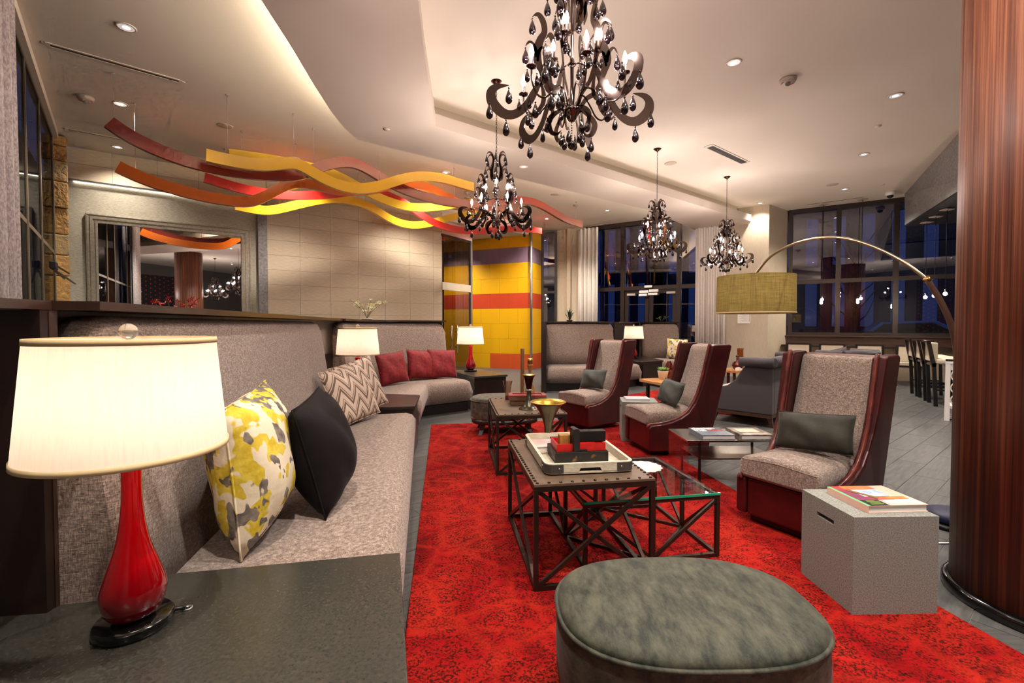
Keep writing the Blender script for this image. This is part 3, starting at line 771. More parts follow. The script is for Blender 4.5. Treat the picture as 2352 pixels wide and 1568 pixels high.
def wedge_table(label, poly, panel=None, z=.50, group=None, mat='stone_top'):
    c = (sum(p[0] for p in poly)/len(poly), sum(p[1] for p in poly)/len(poly))
    t = thing('corner_table', label, 'table', (c[0], c[1], 0))
    MB().prism(poly, z-.03, z).build('top', mat, t, world=True, bevel=.004)
    ins = [tuple(Vector(p) + (Vector(c)-Vector(p)).normalized()*.03) for p in poly]
    MB().prism(ins, .0, z-.031).build('cabinet', 'darkwood', t, world=True)
    if panel:
        p, q = Vector(panel[0]), Vector(panel[1]); d = (q-p).normalized(); n = Vector((-d.y, d.x))
        MB().prism([tuple(p), tuple(q), tuple(q+n*.05), tuple(p+n*.05)], 0, 1.287).build('back_panel', 'darkwood', t, world=True)
        MB().prism([tuple(p-n*.09), tuple(q-n*.09), tuple(q+n*.16), tuple(p+n*.16)], 1.2885, 1.3125).build('ledge', 'ledge_wood', t, world=True)
    return t
t1_ = wedge_table('near stone-topped corner table carrying the big red lamp', [(-.37, 1.483), (-.225, .962), (-.07, .40), (-1.95, .40), (-1.95, 1.09), (-1.30, 1.19), (-1.18, 1.325)], ((-1.215, 1.215), (-1.95, 1.12)))
MB().box(-1.228, -1.210, 1.19, 1.212, .5, 1.287).build('edge_strip', 'ledge_wood', t1_, world=True)
wedge_table('dark wedge table between the two long tweed banquettes', [(-.893, 4.17), (-.985, 4.85), (-1.70, 4.95), (-1.60, 4.03)], ((-1.95, 5.02), (-1.86, 4.02)), mat='darkwood')
wedge_table('dark end table with a red lamp beside the red cushions', [(-1.03, 7.46), (-.544, 6.53), (-.065, 6.81), (-.536, 7.68)], mat='stone_top')
wedge_table('dark table with a lit lamp between the two far banquettes', [(2.63, 9.10), (3.17, 9.50), (3.17, 10.10), (3.15, 10.8), (2.30, 10.3), (2.28, 9.75)], ((3.05, 11.08), (2.28, 10.3)), mat='darkwood')

# ------------------------------------------------------------------ table lamps
def make_lamp(label, loc, k=1.0, rb_=.217, rt_=.190, z0=.435, z1=.715):
    t = thing('table_lamp', label, 'lamp', loc, 0, 'red glass table lamps')
    MB().lathe([(0, 0), (.098*k, 0), (.102*k, .006), (.102*k, .02), (.096*k, .026), (0, .027)], 40).build('foot', 'blackgloss', t)
    pr = crom([(.045, .027), (.068, .042), (.083, .075), (.082, .105), (.064, .155), (.045, .205), (.034, .255), (.027, .31), (.025, .36), (.027, .41)], 4)
    pr = [(r*k, z) for r, z in pr]
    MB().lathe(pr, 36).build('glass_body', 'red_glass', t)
    MB().lathe([(.015, .41), (.015, .44), (.008, .445), (.008, .47), (.016, .475), (.016, .505), (.006, .51), (.006, .715), (.0, .715)], 16).build('stem', 'brass', t)
    pro = [(rb_, z0), (rt_, z1)]
    sh = MB().lathe(pro, 56, caps=False).build('shade', 'lamp_linen', t)
    MB().lathe([(rb_+.0002, z0-.002), (rb_+.0022, z0-.001), (rb_+.0015, z0+.012), (rb_-.0008, z0+.012)], 56, caps=False).build('hem', 'shade_trim', sh)
    MB().lathe([(rt_+.0016, z1-.011), (rt_+.0026, z1-.011), (rt_+.0016, z1+.003), (rt_-.001, z1+.003)], 56, caps=False).build('hem', 'shade_trim', sh)
    sp = MB()
    for k in range(3):
        a = k*2.094; sp.bar((.006*math.cos(a), .006*math.sin(a), .695), (rt_*math.cos(a), rt_*math.sin(a), z1-.009), .004)
    sp.build('spider', 'brass', sh)
    MB().ball((0, 0, .733), .02, 14, 10).build('finial', 'clear_ball', t)
    MB().lathe([(.0, .508), (.014, .51), (.02, .53), (.028, .56), (.022, .585), (0, .595)], 14).build('light_bulb', 'bulb', t)
    plight('lamp_light', (0, 0, .60), LAMP_W, WARM2, .05, t)
    return t
lamp = make_lamp('near red glass lamp with a glowing drum shade on the stone table', (-.94, 1.115, .50), .80, .204, .180, .44, .715)
lamp = make_lamp('red glass lamp behind the chevron cushions on the wedge table', (-1.60, 4.72, .50))
dup(lamp, (-.665, 7.28, .50), 2.0, 'red glass lamp on the end table in front of the yellow wall')
dup(lamp, (2.68, 10.02, .50), 2.6, 'small distant red lamp between the two far banquettes')
# lamp cord and grommet
g = thing('lamp_cord', 'short black lamp cord with a clear grommet behind the near lamp foot', 'cord', (-.893, 1.160, .50))
MB().tube([(.0, -.01, .010), (.015, .0, .014), (.03, .012, .010), (.034, .02, .003)], .005, 6).build('cord', 'black', g)
MB().lathe([(.012, 0), (.012, .004), (.007, .004), (.007, 0)], 16, (.036, .024, 0)).build('grommet', 'alu', g)

# ------------------------------------------------------------------ cushions
def pillow_mesh(w, h, T, mat, seed=0, n=18, pinch=.05, lump=.013):
    rnd = random.Random(seed); ph = [rnd.uniform(0, 6.28) for _ in range(6)]
    mb = MB(); V = {}; vs = []; fs = []
    def pt(i, j, s):
        u, v = 2*i/n-1, 2*j/n-1
        x = w/2*u*(1 - pinch*(1-v*v)*abs(u)**1.5); z = h/2*v*(1 - pinch*(1-u*u)*abs(v)**1.5)
        d = (max(0, 1-abs(u)**2.4)*max(0, 1-abs(v)**2.4))**.55
        y = s*T/2*d + lump*d*math.sin(3*u+ph[0]+2*v)*math.sin(2.5*v+ph[1])
        y += .35*lump*d*math.sin(9*u+4*v+ph[2])
        return (x, y, z)
    for s in (1, -1):
        for i in range(n+1):
            for j in range(n+1):
                edge = i in (0, n) or j in (0, n)
                k = (i, j, 0 if edge else s)
                if k not in V: V[k] = len(vs); vs.append(pt(i, j, s))
    for s in (1, -1):
        for i in range(n):
            for j in range(n):
                q = [(i, j), (i+1, j), (i+1, j+1), (i, j+1)]
                f = [V[(a, b, 0 if (a in (0, n) or b in (0, n)) else s)] for a, b in q]
                fs.append(tuple(f if s < 0 else reversed(f)))
    mb.add(vs, fs, True); return mb
def pillow(label, loc, w, h, T, mat, yaw, lean, roll=0, seed=0, group=None, name='cushion', zip_=False):
    """loc: lowest point; the cushion's front (-y) faces yaw; lean tips the top backwards"""
    t = thing(name, label, 'cushion', loc, 0, group)
    M = Matrix.Rotation(yaw, 4, 'Z') @ Matrix.Rotation(-lean, 4, 'X') @ Matrix.Rotation(roll, 4, 'Y')
    mb = pillow_mesh(w, h, T, mat, seed); 
    zmin = min((M @ Vector(v)).z for v in mb.v)
    o = mb.build('cover', mat, t)
    o.matrix_local = Matrix.Translation((0, 0, -zmin)) @ M
    # seam cord round the edge
    n = 48; pts = []
    for k in range(n):
        s = 4*k/n; u, v = ((-1+2*s, -1) if s < 1 else (1, -1+2*(s-1)) if s < 2 else (1-2*(s-2), 1) if s < 3 else (-1, 1-2*(s-3)))
        pts.append((w/2*u*(1-.05*(1-v*v)*abs(u)**1.5), 0, h/2*v*(1-.05*(1-u*u)*abs(v)**1.5)))
    se = MB().tube(pts, .0035, 5, True).build('seam', mat if not zip_ else 'velvet_dark', t); se.matrix_local = Matrix.Translation((0, 0, -zmin)) @ M
    return t
R = math.radians
pillow('plump yellow and grey floral cushion beside the near lamp', (-.98, 1.72, .46), .50, .52, .27, 'floral', R(104), R(4), R(-4), 5)
pillow('black velvet cushion propped next to the floral one', (-.85, 2.02, .46), .46, .47, .25, 'velvet_black', R(100), R(14), R(-4), 8)
pillow('taupe chevron cushion in front, at the end of the long banquette', (-1.30, 3.66, .455), .48, .46, .16, 'chevron', R(66), R(22), R(-6), 2)
pillow('taupe chevron cushion tucked behind the front chevron one', (-1.32, 3.92, .455), .46, .46, .14, 'chevron', R(56), R(18), R(-12), 3)
pillow('red damask cushion, nearest of the three on the angled banquette', (-1.58, 6.0, .455), .46, .42, .16, 'red_damask', R(52), R(14), R(-4), 4)
pillow('red damask cushion in the middle of the three', (-1.30, 6.55, .455), .46, .42, .16, 'red_damask', R(40), R(14), R(4), 6)
pillow('red damask cushion, farthest of the three beside the end table', (-1.03, 6.72, .455), .46, .42, .15, 'red_damask', R(36), R(14), R(3), 7)
pillow('small floral cushion on the far banquette near the curtain', (3.80, 10.45, .455), .46, .46, .16, 'floral', R(-8), R(14), R(4), 9)
pillow('black cushion hidden behind the small floral cushion', (3.92, 10.62, .455), .48, .48, .12, 'velvet_black', R(-8), R(10), R(0), 10)

# ------------------------------------------------------------------ lounge chairs
def make_chair(label, loc, rz):
    """local x points forward from the back, y across"""
    t = thing('lounge_chair', label, 'chair', loc, rz, 'burgundy leather lounge chairs')
    so = [(.22, .05), (.80, .05), (.815, .07), (.815, .27), (.80, .295), (.70, .30), (.60, .318), (.50, .355), (.42, .41), (.36, .49), (.315, .59), (.275, .72), (.235, .88), (.20, 1.03), (.185, 1.045), (.02, 1.05), (-.005, 1.035)]
    for s in (-1, 1):
        mb = MB(); y0, y1 = s*.262, s*.335
        tp_ = lambda x, z: -s*.03*max(0, min(1, (x-.25)/.5))*(1 if z < .6 else 0)
        c = [(x, y0 + tp_(x, z), z) for x, z in so]; d = [(x, y1 + tp_(x, z) + (s*.02*max(0, (z-.5))/.5), z) for x, z in so]
        n = len(so); vs = c + d
        mb.add(vs, [tuple(range(n)), tuple(reversed(range(n, 2*n)))] + [(i, (i+1) % n, n+(i+1) % n, n+i) for i in range(n)])
        w = mb.build('side_wing', 'leather', t, bevel=.014, seg=3)
        pts = [(x+.003, s*.295 + tp_(x, z), z+.003) for x, z in crom(so[3:15], 3)]
        MB().tube(pts, .016, 6).build('edge_roll', 'leather_edge', w)
    MB().prism([(.23, -.258), (.805, -.228), (.805, .228), (.23, .258)], .05, .285).build('base', 'leather', t, bevel=.015, seg=3)
    MB().box(.255, .77, -.22, .22, .015, .05).build('plinth', 'black', t)
    MB().lathe([(.0, 0), (.22, 0), (.22, .014), (0, .016)], 32, (.5, 0, 0)).build('swivel_plate', 'black', t)
    # back
    mb = MB(); sec = [(.20, .30), (.33, .30), (.335, .42), (.235, .60), (.165, .80), (.115, .97), (.10, 1.01), (.075, 1.03)]
    bk = [(.02, 1.04), (.215, .30)]
    ring = lambda y, k: [(x+k, y, z) for x, z in sec] + [(.03, y, 1.025)]
    rr = []
    for i in range(9):
        u = -1+2*i/8; k = -.012*u*u; rr.append(ring(.258*u, k))
    mb.loft(rr, True, True).build('inner_back', 'tweed', t)
    MB().add([(.222, -.262, .05), (.222, .262, .05), (.0, .275, 1.04), (.0, -.275, 1.04), (.245, -.262, .05), (.245, .262, .05), (.05, .275, 1.03), (.05, -.275, 1.03)],
             [(0,1,2,3), (4,7,6,5), (0,4,5,1), (1,5,6,2), (2,6,7,3), (3,7,4,0)]).build('back_shell', 'leather_sheen', t)
    # seat cushion
    def ring2(x, k):
        h = .135; w = .258*k; z0 = .292
        return [(x, -w, z0+.02), (x, -w, z0+h-.035), (x, -w+.03, z0+h-.008), (x, -w*.4, z0+h+.012), (x, w*.4, z0+h+.012), (x, w-.03, z0+h-.008), (x, w, z0+h-.035), (x, w, z0+.02), (x, w-.02, z0), (x, -w+.02, z0)]
    rings = [ring2(.34, .96), ring2(.40, .97), ring2(.60, .95), ring2(.72, .99), ring2(.80, 1.03), ring2(.825, 1.02)]
    rings.append([(.835, y*.97, .292+.018+(z-.292)*.72) for x, y, z in rings[-1]])
    cs = MB().loft(rings, True, True).build('seat_cushion', 'tweed', t)
    MB().tube([(.832, -.25, .402), (.834, 0, .418), (.832, .25, .402)], .004, 5).build('welt', 'tweed', cs)
    return t
def chair_at(back_c, fdir): return (back_c[0], back_c[1], .012), math.atan2(fdir[1], fdir[0])
l1, r1 = chair_at((2.26, 3.09), (-.85, -.53))
l2, r2 = chair_at((2.03, 4.62), (-.98, -.19))
l3, r3 = chair_at((1.37, 5.90), (-.80, -.60))
ch1 = make_chair('near burgundy leather lounge chair with tall wings, beside the column', l1, r1); ch1.scale = (1, .86, 1)
dup(ch1, l2, r2, 'burgundy lounge chair in the middle, beside the acrylic table')
dup(ch1, l3, r3, 'farthest burgundy lounge chair, behind the distant coffee table')
def on_chair(l, r, x, y): return (l[0]+x*math.cos(r)-y*math.sin(r), l[1]+x*math.sin(r)+y*math.cos(r), l[2]+.445)
pillow('dark olive velvet lumbar cushion on the near lounge chair', on_chair(l1, r1, .475, .03), .43, .24, .13, 'velvet_olive', r1+R(90)+R(4), R(24), R(-5), 11)
pillow('slate velvet lumbar cushion on the middle lounge chair', on_chair(l2, r2, .455, .0), .38, .24, .12, 'velvet_slate', r2+R(90), R(22), R(3), 12)
pillow('slate velvet lumbar cushion on the farthest lounge chair', on_chair(l3, r3, .455, .0), .38, .24, .12, 'velvet_slate', r3+R(90), R(22), R(-3), 13)

# ------------------------------------------------------------------ concrete stools
def make_stool(label, loc, rz):
    t = thing('concrete_stool', label, 'stool', loc, rz, 'concrete cube stools')
    w, d, h = .372, .33, .42
    # body as a shell with a slot through the side: four walls and a top
    mb = MB(); e = .035
    mb.box(0, w, 0, d, h-e, h); mb.box(0, w, 0, e, 0, h-e); mb.box(0, w, d-e, d, 0, h-e); mb.box(w-e, w, e, d-e, 0, h-e)
    # side with the hand slot (x = 0)
    z0, z1, y0, y1 = .335, .355, .115, .225
    mb.box(0, e, e, d-e, 0, z0); mb.box(0, e, e, d-e, z1, h-e); mb.box(0, e, e, y0, z0, z1); mb.box(0, e, y1, d-e, z0, z1)
    mb.build('shell', 'concrete', t)
    MB().box(e+.002, e+.012, y0-.02, y1+.02, z0-.03, z1+.03).build('slot_shade', 'slot_dark', t)  # dark plate standing for the shade inside the hollow stool
    return t
s1 = make_stool('near concrete cube stool with a hand slot, beside the walnut column', (1.452, 1.912, .012), 0.03)
dup(s1, (1.165, 4.80, .012), -.16, 'distant concrete cube stool between two burgundy chairs')

# ------------------------------------------------------------------ ottomans
def sup(t, a, b, e): 
    c, s = math.cos(t), math.sin(t)
    return (a*math.copysign(abs(c)**(2/e), c), b*math.copysign(abs(s)**(2/e), s))
def ottoman(label, loc, rz, a, b, top, zs, mat, e=2.6):
    t = thing('oval_ottoman', label, 'ottoman', loc, rz, 'oval velvet ottomans')
    n = 72
    def ring(k, z): return [(x, y, z) for x, y in (sup(2*math.pi*i/n, a*k if k < 1.2 else a, b*k, e) for i in range(n))]
    rs = [ring(.985, zs), ring(1.0, zs+.02), ring(1.01, (zs+top)/2), ring(1.0, top-.045), ring(.992, top-.03)]
    MB().loft(rs, True, True).build('skirt', mat, t)
    tp = [ring(.985, top-.031), ring(.992, top-.024), ring(.975, top-.008), ring(.90, top+.004), ring(.6, top+.012), ring(.2, top+.014)]
    MB().loft(tp, True, True).build('top_pad', mat, t)
    pts = [(x, y, top-.028) for x, y in (sup(2*math.pi*i/n, a*1.003, b*1.003, e) for i in range(n))]
    MB().tube(pts, .0065, 6, True).build('piping', mat, t)
    rl = [ring(.97, zs-.055), ring(.985, zs-.05), ring(.985, zs-.002)]
    MB().loft(rl, True, True).build('wood_rail', 'darkwood', t)
    nail = MB().ball((0, 0, 0), .0055, 6, 4).mesh('nail', 'brass'); m = 96
    for i in range(m):
        x, y = sup(2*math.pi*i/m, a*.994, b*.994, e)
        o = bpy.data.objects.new('nail', nail); COL.objects.link(o); o.parent = t; o.location = (x, y, zs+.006)
    for sx in (-1, 1):
        for sy in (-1, 1):
            mb = MB(); x, y = sx*a*.66, sy*b*.60
            rings = []
            for z, w, o in ((zs-.05, .035, 0), (.12, .030, .0), (.05, .022, .012), (0, .020, .035)):
                cx, cy = x+sx*o, y+sy*o; rings.append([(cx-w, cy-w, z), (cx+w, cy-w, z), (cx+w, cy+w, z), (cx-w, cy+w, z)])
            mb.loft(rings, True, False).build('leg', 'darkwood', t)
    return t
ottoman('near oval green velvet ottoman in the foreground on the red rug', (.525, 1.368, .012), .02, .385, .262, .405, .15, 'velvet_green')
ottoman('distant oval dark velvet ottoman with nailhead trim by the end table', (-.09, 5.30, .012), .1, .39, .27, .40, .17, 'velvet_dark')

# ------------------------------------------------------------------ coffee tables
def make_iron_table(label, loc, rz, w, d, h):
    t = thing('coffee_table', label, 'table', loc, rz, 'riveted iron coffee tables')
    MB().box(0, w, 0, d, h-.014, h).build('top', 'tabletop_hide', t, bevel=.002)
    b = .022; e = .011
    for y in (e, d-e): MB().bar((0, y, h-.026), (w, y, h-.026), b, b).build('rail', 'iron', t)
    for x in (e, w-e): MB().bar((x, b, h-.026), (x, d-b, h-.026), b, b).build('rail', 'iron', t)
    for y in (e, d-e): MB().bar((b, y, e), (w-b, y, e), b, b).build('floor_bar', 'iron', t)
    for x in (e, w-e): MB().bar((x, b, e), (x, d-b, e), b, b).build('floor_bar', 'iron', t)
    for x in (e, w-e):
        for y in (e, d-e): MB().box(x-e, x+e, y-e, y+e, 0, h-.037).build('leg', 'iron', t)
    k = h-.037
    for y in (e, d-e):
        MB().bar((b, y-.004, b), (w-b, y-.004, k), .016, .018).build('cross_brace', 'iron', t); MB().bar((w-b, y+.004, b), (b, y+.004, k), .016, .018).build('cross_brace', 'iron', t)
    for x in (e, w-e):
        MB().bar((x-.004, b, b), (x-.004, d-b, k), .016, .018).build('cross_brace', 'iron', t); MB().bar((x+.004, d-b, b), (x+.004, b, k), .016, .018).build('cross_brace', 'iron', t)
    rv = MB().lathe([(.0075, 0), (.007, .004), (.004, .006), (0, .0065)], 10).mesh('rivet', 'rivet')
    pts = []
    for i in range(11): pts += [(.018+(w-.036)*i/10, .014), (.018+(w-.036)*i/10, d-.014)]
    for i in range(1, 22): pts += [(.014, .014+(d-.028)*i/22), (w-.014, .014+(d-.028)*i/22)]
    for x, y in pts:
        o = bpy.data.objects.new('rivet', rv); COL.objects.link(o); o.parent = t; o.location = (x, y, h)
    return t
RT = math.atan2(.155, 1.0)
ct1 = make_iron_table('near riveted iron coffee table holding the white tray', (.102, 2.078, .012), RT, .594, .835, .50)
dup(ct1, (-.127, 3.70, .012), RT-.02, 'distant riveted iron coffee table with the red wooden box')
# glass nesting table
gt = thing('glass_table', 'square glass coffee table on a strutted iron frame, nested beside the tray table', 'table', (.362, 2.265, .012), math.atan2(.135, .745))
w, d, h = .757, .70, .345; b = .02; e = .01
MB().box(0, w, 0, d, h-.012, h).build('glass_top', 'table_glass', gt)
MB().box(-.002, w+.002, -.004, -.0002, h-.012, h).build('glass_edge', 'glass_edge', gt); MB().box(-.004, -.0002, 0, d, h-.012, h).build('glass_edge', 'glass_edge', gt)
for y in (e, d-e):
    MB().bar((0, y, h-.021), (w, y, h-.021), b, b).build('rail', 'iron', gt); MB().bar((0, y, e), (w, y, e), b, b).build('floor_bar', 'iron', gt)
for x in (e, w-e):
    MB().bar((x, b, h-.021), (x, d-b, h-.021), b, b).build('rail', 'iron', gt); MB().bar((x, b, e), (x, d-b, e), b, b).build('floor_bar', 'iron', gt)
for x, y in ((e, e), (w-e, e), (e, d-e), (w-e, d-e), (w/2, e), (w/2, d-e), (e, d/2), (w-e, d/2)):
    MB().box(x-e, x+e, y-e, y+e, b, h-.031).build('leg', 'iron', gt)
for m_, cs_ in (((w/2, e), ((e, e), (w-e, e))), ((w/2, d-e), ((e, d-e), (w-e, d-e))), ((e, d/2), ((e, e), (e, d-e))), ((w-e, d/2), ((w-e, e), (w-e, d-e)))):
    for c_ in cs_: MB().bar((m_[0], m_[1], b), (c_[0], c_[1], h-.035), .014, .016).build('strut', 'iron', gt)
for p_, q_ in (((w/2, e), (e, d/2)), ((e, d/2), (w/2, d-e)), ((w/2, d-e), (w-e, d/2)), ((w-e, d/2), (w/2, e))):
    MB().bar((*p_, e), (*q_, e), .014, .014).build('floor_strut', 'iron', gt)
# ------------------------------------------------------------------ things on the near coffee table
ZT = .512
def loc_on(l, r, x, y, z): return (l[0]+x*math.cos(r)-y*math.sin(r), l[1]+x*math.sin(r)+y*math.cos(r), z)
C1, C2 = (.102, 2.078), (-.127, 3.70)
def rrect(w, d, r, n=5):
    out = []
    for cx, cy, a0 in ((w-r, r, -90), (w-r, d-r, 0), (r, d-r, 90), (r, r, 180)):
        for k in range(n+1):
            a = math.radians(a0+90*k/n); out.append((cx+r*math.cos(a), cy+r*math.sin(a)))
    return out
tr = thing('serving_tray', 'whitewashed wooden tray with iron corners on the near coffee table', 'tray', loc_on(C1, RT, .078, .105, ZT), RT-.02)
tw, td, th = .452, .64, .058
MB().prism(rrect(tw, td, .04), .008, .016).build('bottom', 'white_tray', tr)
def rim(poly_o, poly_i, z0, z1):
    rings = [[(*o, z0), (*o, z1), (*i, z1), (*i, z0)] for o, i in zip(poly_o, poly_i)]
    return MB().loft(rings, False, False, True)
po = rrect(tw, td, .04, 6); pi = [(.016+(tw-.032)*(x/tw), .016+(td-.032)*(y/td)) for x, y in po]
# long sides and the two handle ends with a cut-out below
MB().box(0, .016, .04, td-.04, .016, th).build('side', 'white_tray', tr); MB().box(tw-.016, tw, .04, td-.04, .016, th).build('side', 'white_tray', tr)
for y0, y1 in ((0, .016), (td-.016, td)):
    mb = MB(); hw_ = .05; c = tw/2
    x = [.04, c-hw_-.012, c-hw_, c+hw_, c+hw_+.012, tw-.04]; zb = [.010, .010, .034, .034, .010, .010]
    vs = []; 
    for a, z in zip(x, zb): vs += [(a, y0, z), (a, y1, z), (a, y1, th), (a, y0, th)]
    fs = [(0, 3, 2, 1), (20, 21, 22, 23)]
    for i in range(5):
        k = 4*i
        for j in range(4): fs.append((k+j, k+(j+1) % 4, k+4+(j+1) % 4, k+4+j))
    mb.add(vs, fs).build('handle_end', 'white_tray', tr)
for y0, y1 in ((.0165, .0185), (td-.0185, td-.0165)): MB().box(tw/2-.066, tw/2+.066, y0, y1, .0165, .036).build('handle_shade', 'slot_dark', tr)  # dark strips standing for the shade in the handle cut-outs
for cx, cy, a0 in ((tw-.04, .04, -90), (tw-.04, td-.04, 0), (.04, td-.04, 90), (.04, .04, 180)):
    seg = [(math.radians(a0+90*k/6)) for k in range(7)]
    ro = [(cx+.04*math.cos(a), cy+.04*math.sin(a)) for a in seg]; ri = [(cx+.024*math.cos(a), cy+.024*math.sin(a)) for a in seg]
    rings = [[(*o, .016), (*o, th), (*i, th), (*i, .016)] for o, i in zip(ro, ri)]
    MB().loft(rings, True, False).build('rim_corner', 'white_tray', tr)
    ext = [(cx+.0415*math.cos(a), cy+.0415*math.sin(a)) for a in seg]
    t0_ = Vector((math.sin(seg[0]), -math.cos(seg[0])))*.05; t1_2 = Vector((-math.sin(seg[-1]), math.cos(seg[-1])))*.05
    ext = [(ext[0][0]+t0_.x, ext[0][1]+t0_.y)] + ext + [(ext[-1][0]+t1_2.x, ext[-1][1]+t1_2.y)]
    inn = offs(ext, .0022)
    rings = [[(*o, .012), (*o, th-.004), (*i, th-.004), (*i, .012)] for o, i in zip(ext, inn)]
    cor = MB().loft(rings, True, False).build('iron_corner', 'iron_corner', tr)
    for q in (ext[0], ext[-1]):
        c = Vector(q)*.55 + Vector(ext[1] if q == ext[0] else ext[-2])*.45
        MB().ball((c.x, c.y, .034), .006, 8, 6).build('rivet', 'steel', cor)
for x, y in ((.05, .03), (tw-.05, .03), (.05, td-.03), (tw-.05, td-.03)): MB().ball((x, y, .006), .008, 8, 6).build('foot', 'white_tray', tr)
ZB = ZT+.016
def block(name, label, cat, x, y, z, sx, sy, sz, mat, rz=0, bev=.002, C=C1, R0=None):
    R0 = RT if R0 is None else R0
    l = loc_on(C, R0, x, y, z); t = thing(name, label, cat, l, R0+rz)
    MB().box(0, sx, 0, sy, 0, sz).build('body', mat, t, bevel=bev); return t
bb = block('wooden_box', 'worn black wooden box lying lowest in the white tray', 'box', .16, .235, ZB, .285, .20, .058, 'worn_black', -.02)
MB().box(.004, .281, .004, .196, .058, .060).build('lid', 'iron', bb)
ob = thing('red_box', 'shallow open red painted box stacked on the black wooden box', 'box', loc_on(C1, RT, .172, .25, ZB+.060), RT-.02)
MB().box(0, .262, 0, .15, 0, .006).build('bottom', 'red_paint', ob)
for a in ((0, .262, 0, .01), (0, .262, .14, .15), (0, .01, .01, .14), (.252, .262, .01, .14)): MB().box(*a, .006, .038).build('side', 'red_paint', ob)
def dom(name, label, x, y, z, sx, sy, sz, mat, rz=0):
    t = thing(name, label, 'block', loc_on(C1, RT, x, y, z), RT+rz)
    MB().prism(rrect(sx, sy, min(sx, sy)*.08, 3), 0, sz).build('body', mat, t, bevel=.003); return t
dom('wood_block', 'small oak block standing in the red box', .196, .285, ZB+.0665, .058, .042, .070, 'oak_block')
tb_ = thing('black_block', 'tall worn black block with a rounded top leaning on the red box', 'block', loc_on(C1, RT, .258, .232, ZB+.060), RT+.05)
MB().add([(x, y, z) for y in (0, .068) for x, z in ((0, 0), (.034, 0), (.034, .108), (.028, .118), (.012, .122), (0, .116))], [(5,4,3,2,1,0), (6,7,8,9,10,11)] + [(i, (i+1) % 6, 6+(i+1) % 6, 6+i) for i in range(6)]).build('body', 'worn_black', tb_, bevel=.003)
MB().box(.034, .075, .0, .02, .0, .010).build('foot', 'black', tb_, bevel=.002)
dom('black_block', 'long black block standing on the red box beside the tall one', .296, .275, ZB+.0985, .150, .05, .058, 'black', -.02)
def book(name, label, l, rz, w, d, h, cov, z_=None, cat='book', deco=None):
    t = thing(name, label, cat, l, rz)
    MB().box(.004, w-.003, .004, d-.004, .003, h-.003).build('page_block', 'pages', t)
    MB().box(0, w, 0, d, h-.003, h).build('front_cover', cov, t); MB().box(0, w, 0, d, 0, .003).build('back_cover', cov, t)
    MB().box(-.002, .003, 0, d, 0, h).build('spine', cov, t)
    if deco:
        for i_, (x0, x1, y0, y1, m) in enumerate(deco): MB().box(x0, x1, y0, y1, h, h+.0003*(i_+1)).build('cover_print', m, t)
    return t
book('coffee_table_book', 'pale pink art book lying on another book in the white tray', loc_on(C1, RT, .098, .43, ZB+.014), RT+.03, .20, .16, .026, 'cover_pink')
book('coffee_table_book', 'thin book with a cream cover lowest at the back of the white tray', loc_on(C1, RT, .092, .415, ZB), RT+.02, .215, .18, .0135, 'cream_seat', deco=[(.1, .14, .01, .02, 'ink_red')])
def trumpet(label, l, prof, in_prof, ring=None):
    t = thing('trumpet_vase', label, 'vase', l)
    MB().lathe(crom(prof, 5), 40, caps=False).build('body', 'trumpet_metal', t)
    MB().lathe(in_prof, 40, caps=False).build('gilded_bowl', 'gold_leaf', t)
    if ring: MB().lathe(ring, 24).build('collar', 'alu', t)
    return t
tv = trumpet('large trumpet vase with a gilded bowl behind the blocks', loc_on(C1, RT, .245, .755, ZT), [(.048, 0), (.048, .008), (.022, .014), (.020, .05), (.026, .10), (.040, .15), (.064, .20), (.092, .236), (.112, .250)], [(.1135, .2505), (.110, .2535), (.09, .239), (.062, .205), (.03, .165), (0, .15)], [(.045, .010), (.046, .022), (.03, .026)])
# ruffled dish on the glass table
ds = thing('ruffled_dish', 'white pressed-glass dish with a ruffled rim on the glass table', 'dish', (.80, 2.74, .358))
rings = []
for r, z in ((.03, .0), (.05, .004), (.08, .016), (.105, .03), (.103, .034), (.075, .020), (.03, .009), (.004, .008)):
    rings.append([(r*(1+(.05*math.sin(14*a) if r > .09 else 0))*math.cos(a), r*(1+(.05*math.sin(14*a) if r > .09 else 0))*math.sin(a), z) for a in [2*math.pi*k/56 for k in range(56)]])
MB().loft(rings, True, True).build('bowl', 'china', ds)
# distant coffee table
rb_ = thing('wooden_box', 'rustic stepped box with a red tray lid on the distant coffee table', 'box', loc_on(C2, RT, .165, .40, ZT), RT-.1)
MB().box(.015, .325, .01, .17, 0, .042).build('lower_tier', 'rustic_wood', rb_, bevel=.003); MB().box(0, .34, 0, .18, .043, .078).build('upper_tier', 'rustic_wood', rb_, bevel=.003)
for a in ((0, .34, 0, .03), (0, .34, .15, .18), (0, .035, .03, .15), (.305, .34, .03, .15)): MB().box(*a, .079, .092).build('tray_rim', 'red_wood', rb_)
MB().box(.035, .305, .03, .15, .079, .082).build('tray_floor', 'red_wood', rb_)
dv = thing('double_trumpet_vase', 'dark hourglass vase with a gilded cup on the distant coffee table', 'vase', loc_on(C2, RT, .31, .21, ZT))
MB().lathe(crom([(.090, 0), (.088, .006), (.058, .03), (.034, .075), (.022, .12), (.017, .165)], 5), 36).build('foot', 'trumpet_metal', dv)
MB().lathe(crom([(.017, .172), (.024, .19), (.032, .23), (.040, .27), (.058, .30)], 5), 36, caps=False).build('cup', 'bronze_dark', dv)
MB().lathe([(.026, .163), (.027, .170), (.022, .175)], 24).build('collar', 'alu', dv)
MB().lathe([(.058, .30), (.054, .301), (.034, .28), (.0, .27)], 36, caps=False).build('gilded_bowl', 'gold_leaf', dv)
ca = thing('wooden_taper', 'tall plain wooden candle-like post on the distant coffee table', 'ornament', loc_on(C2, RT, .34, .70, ZT))
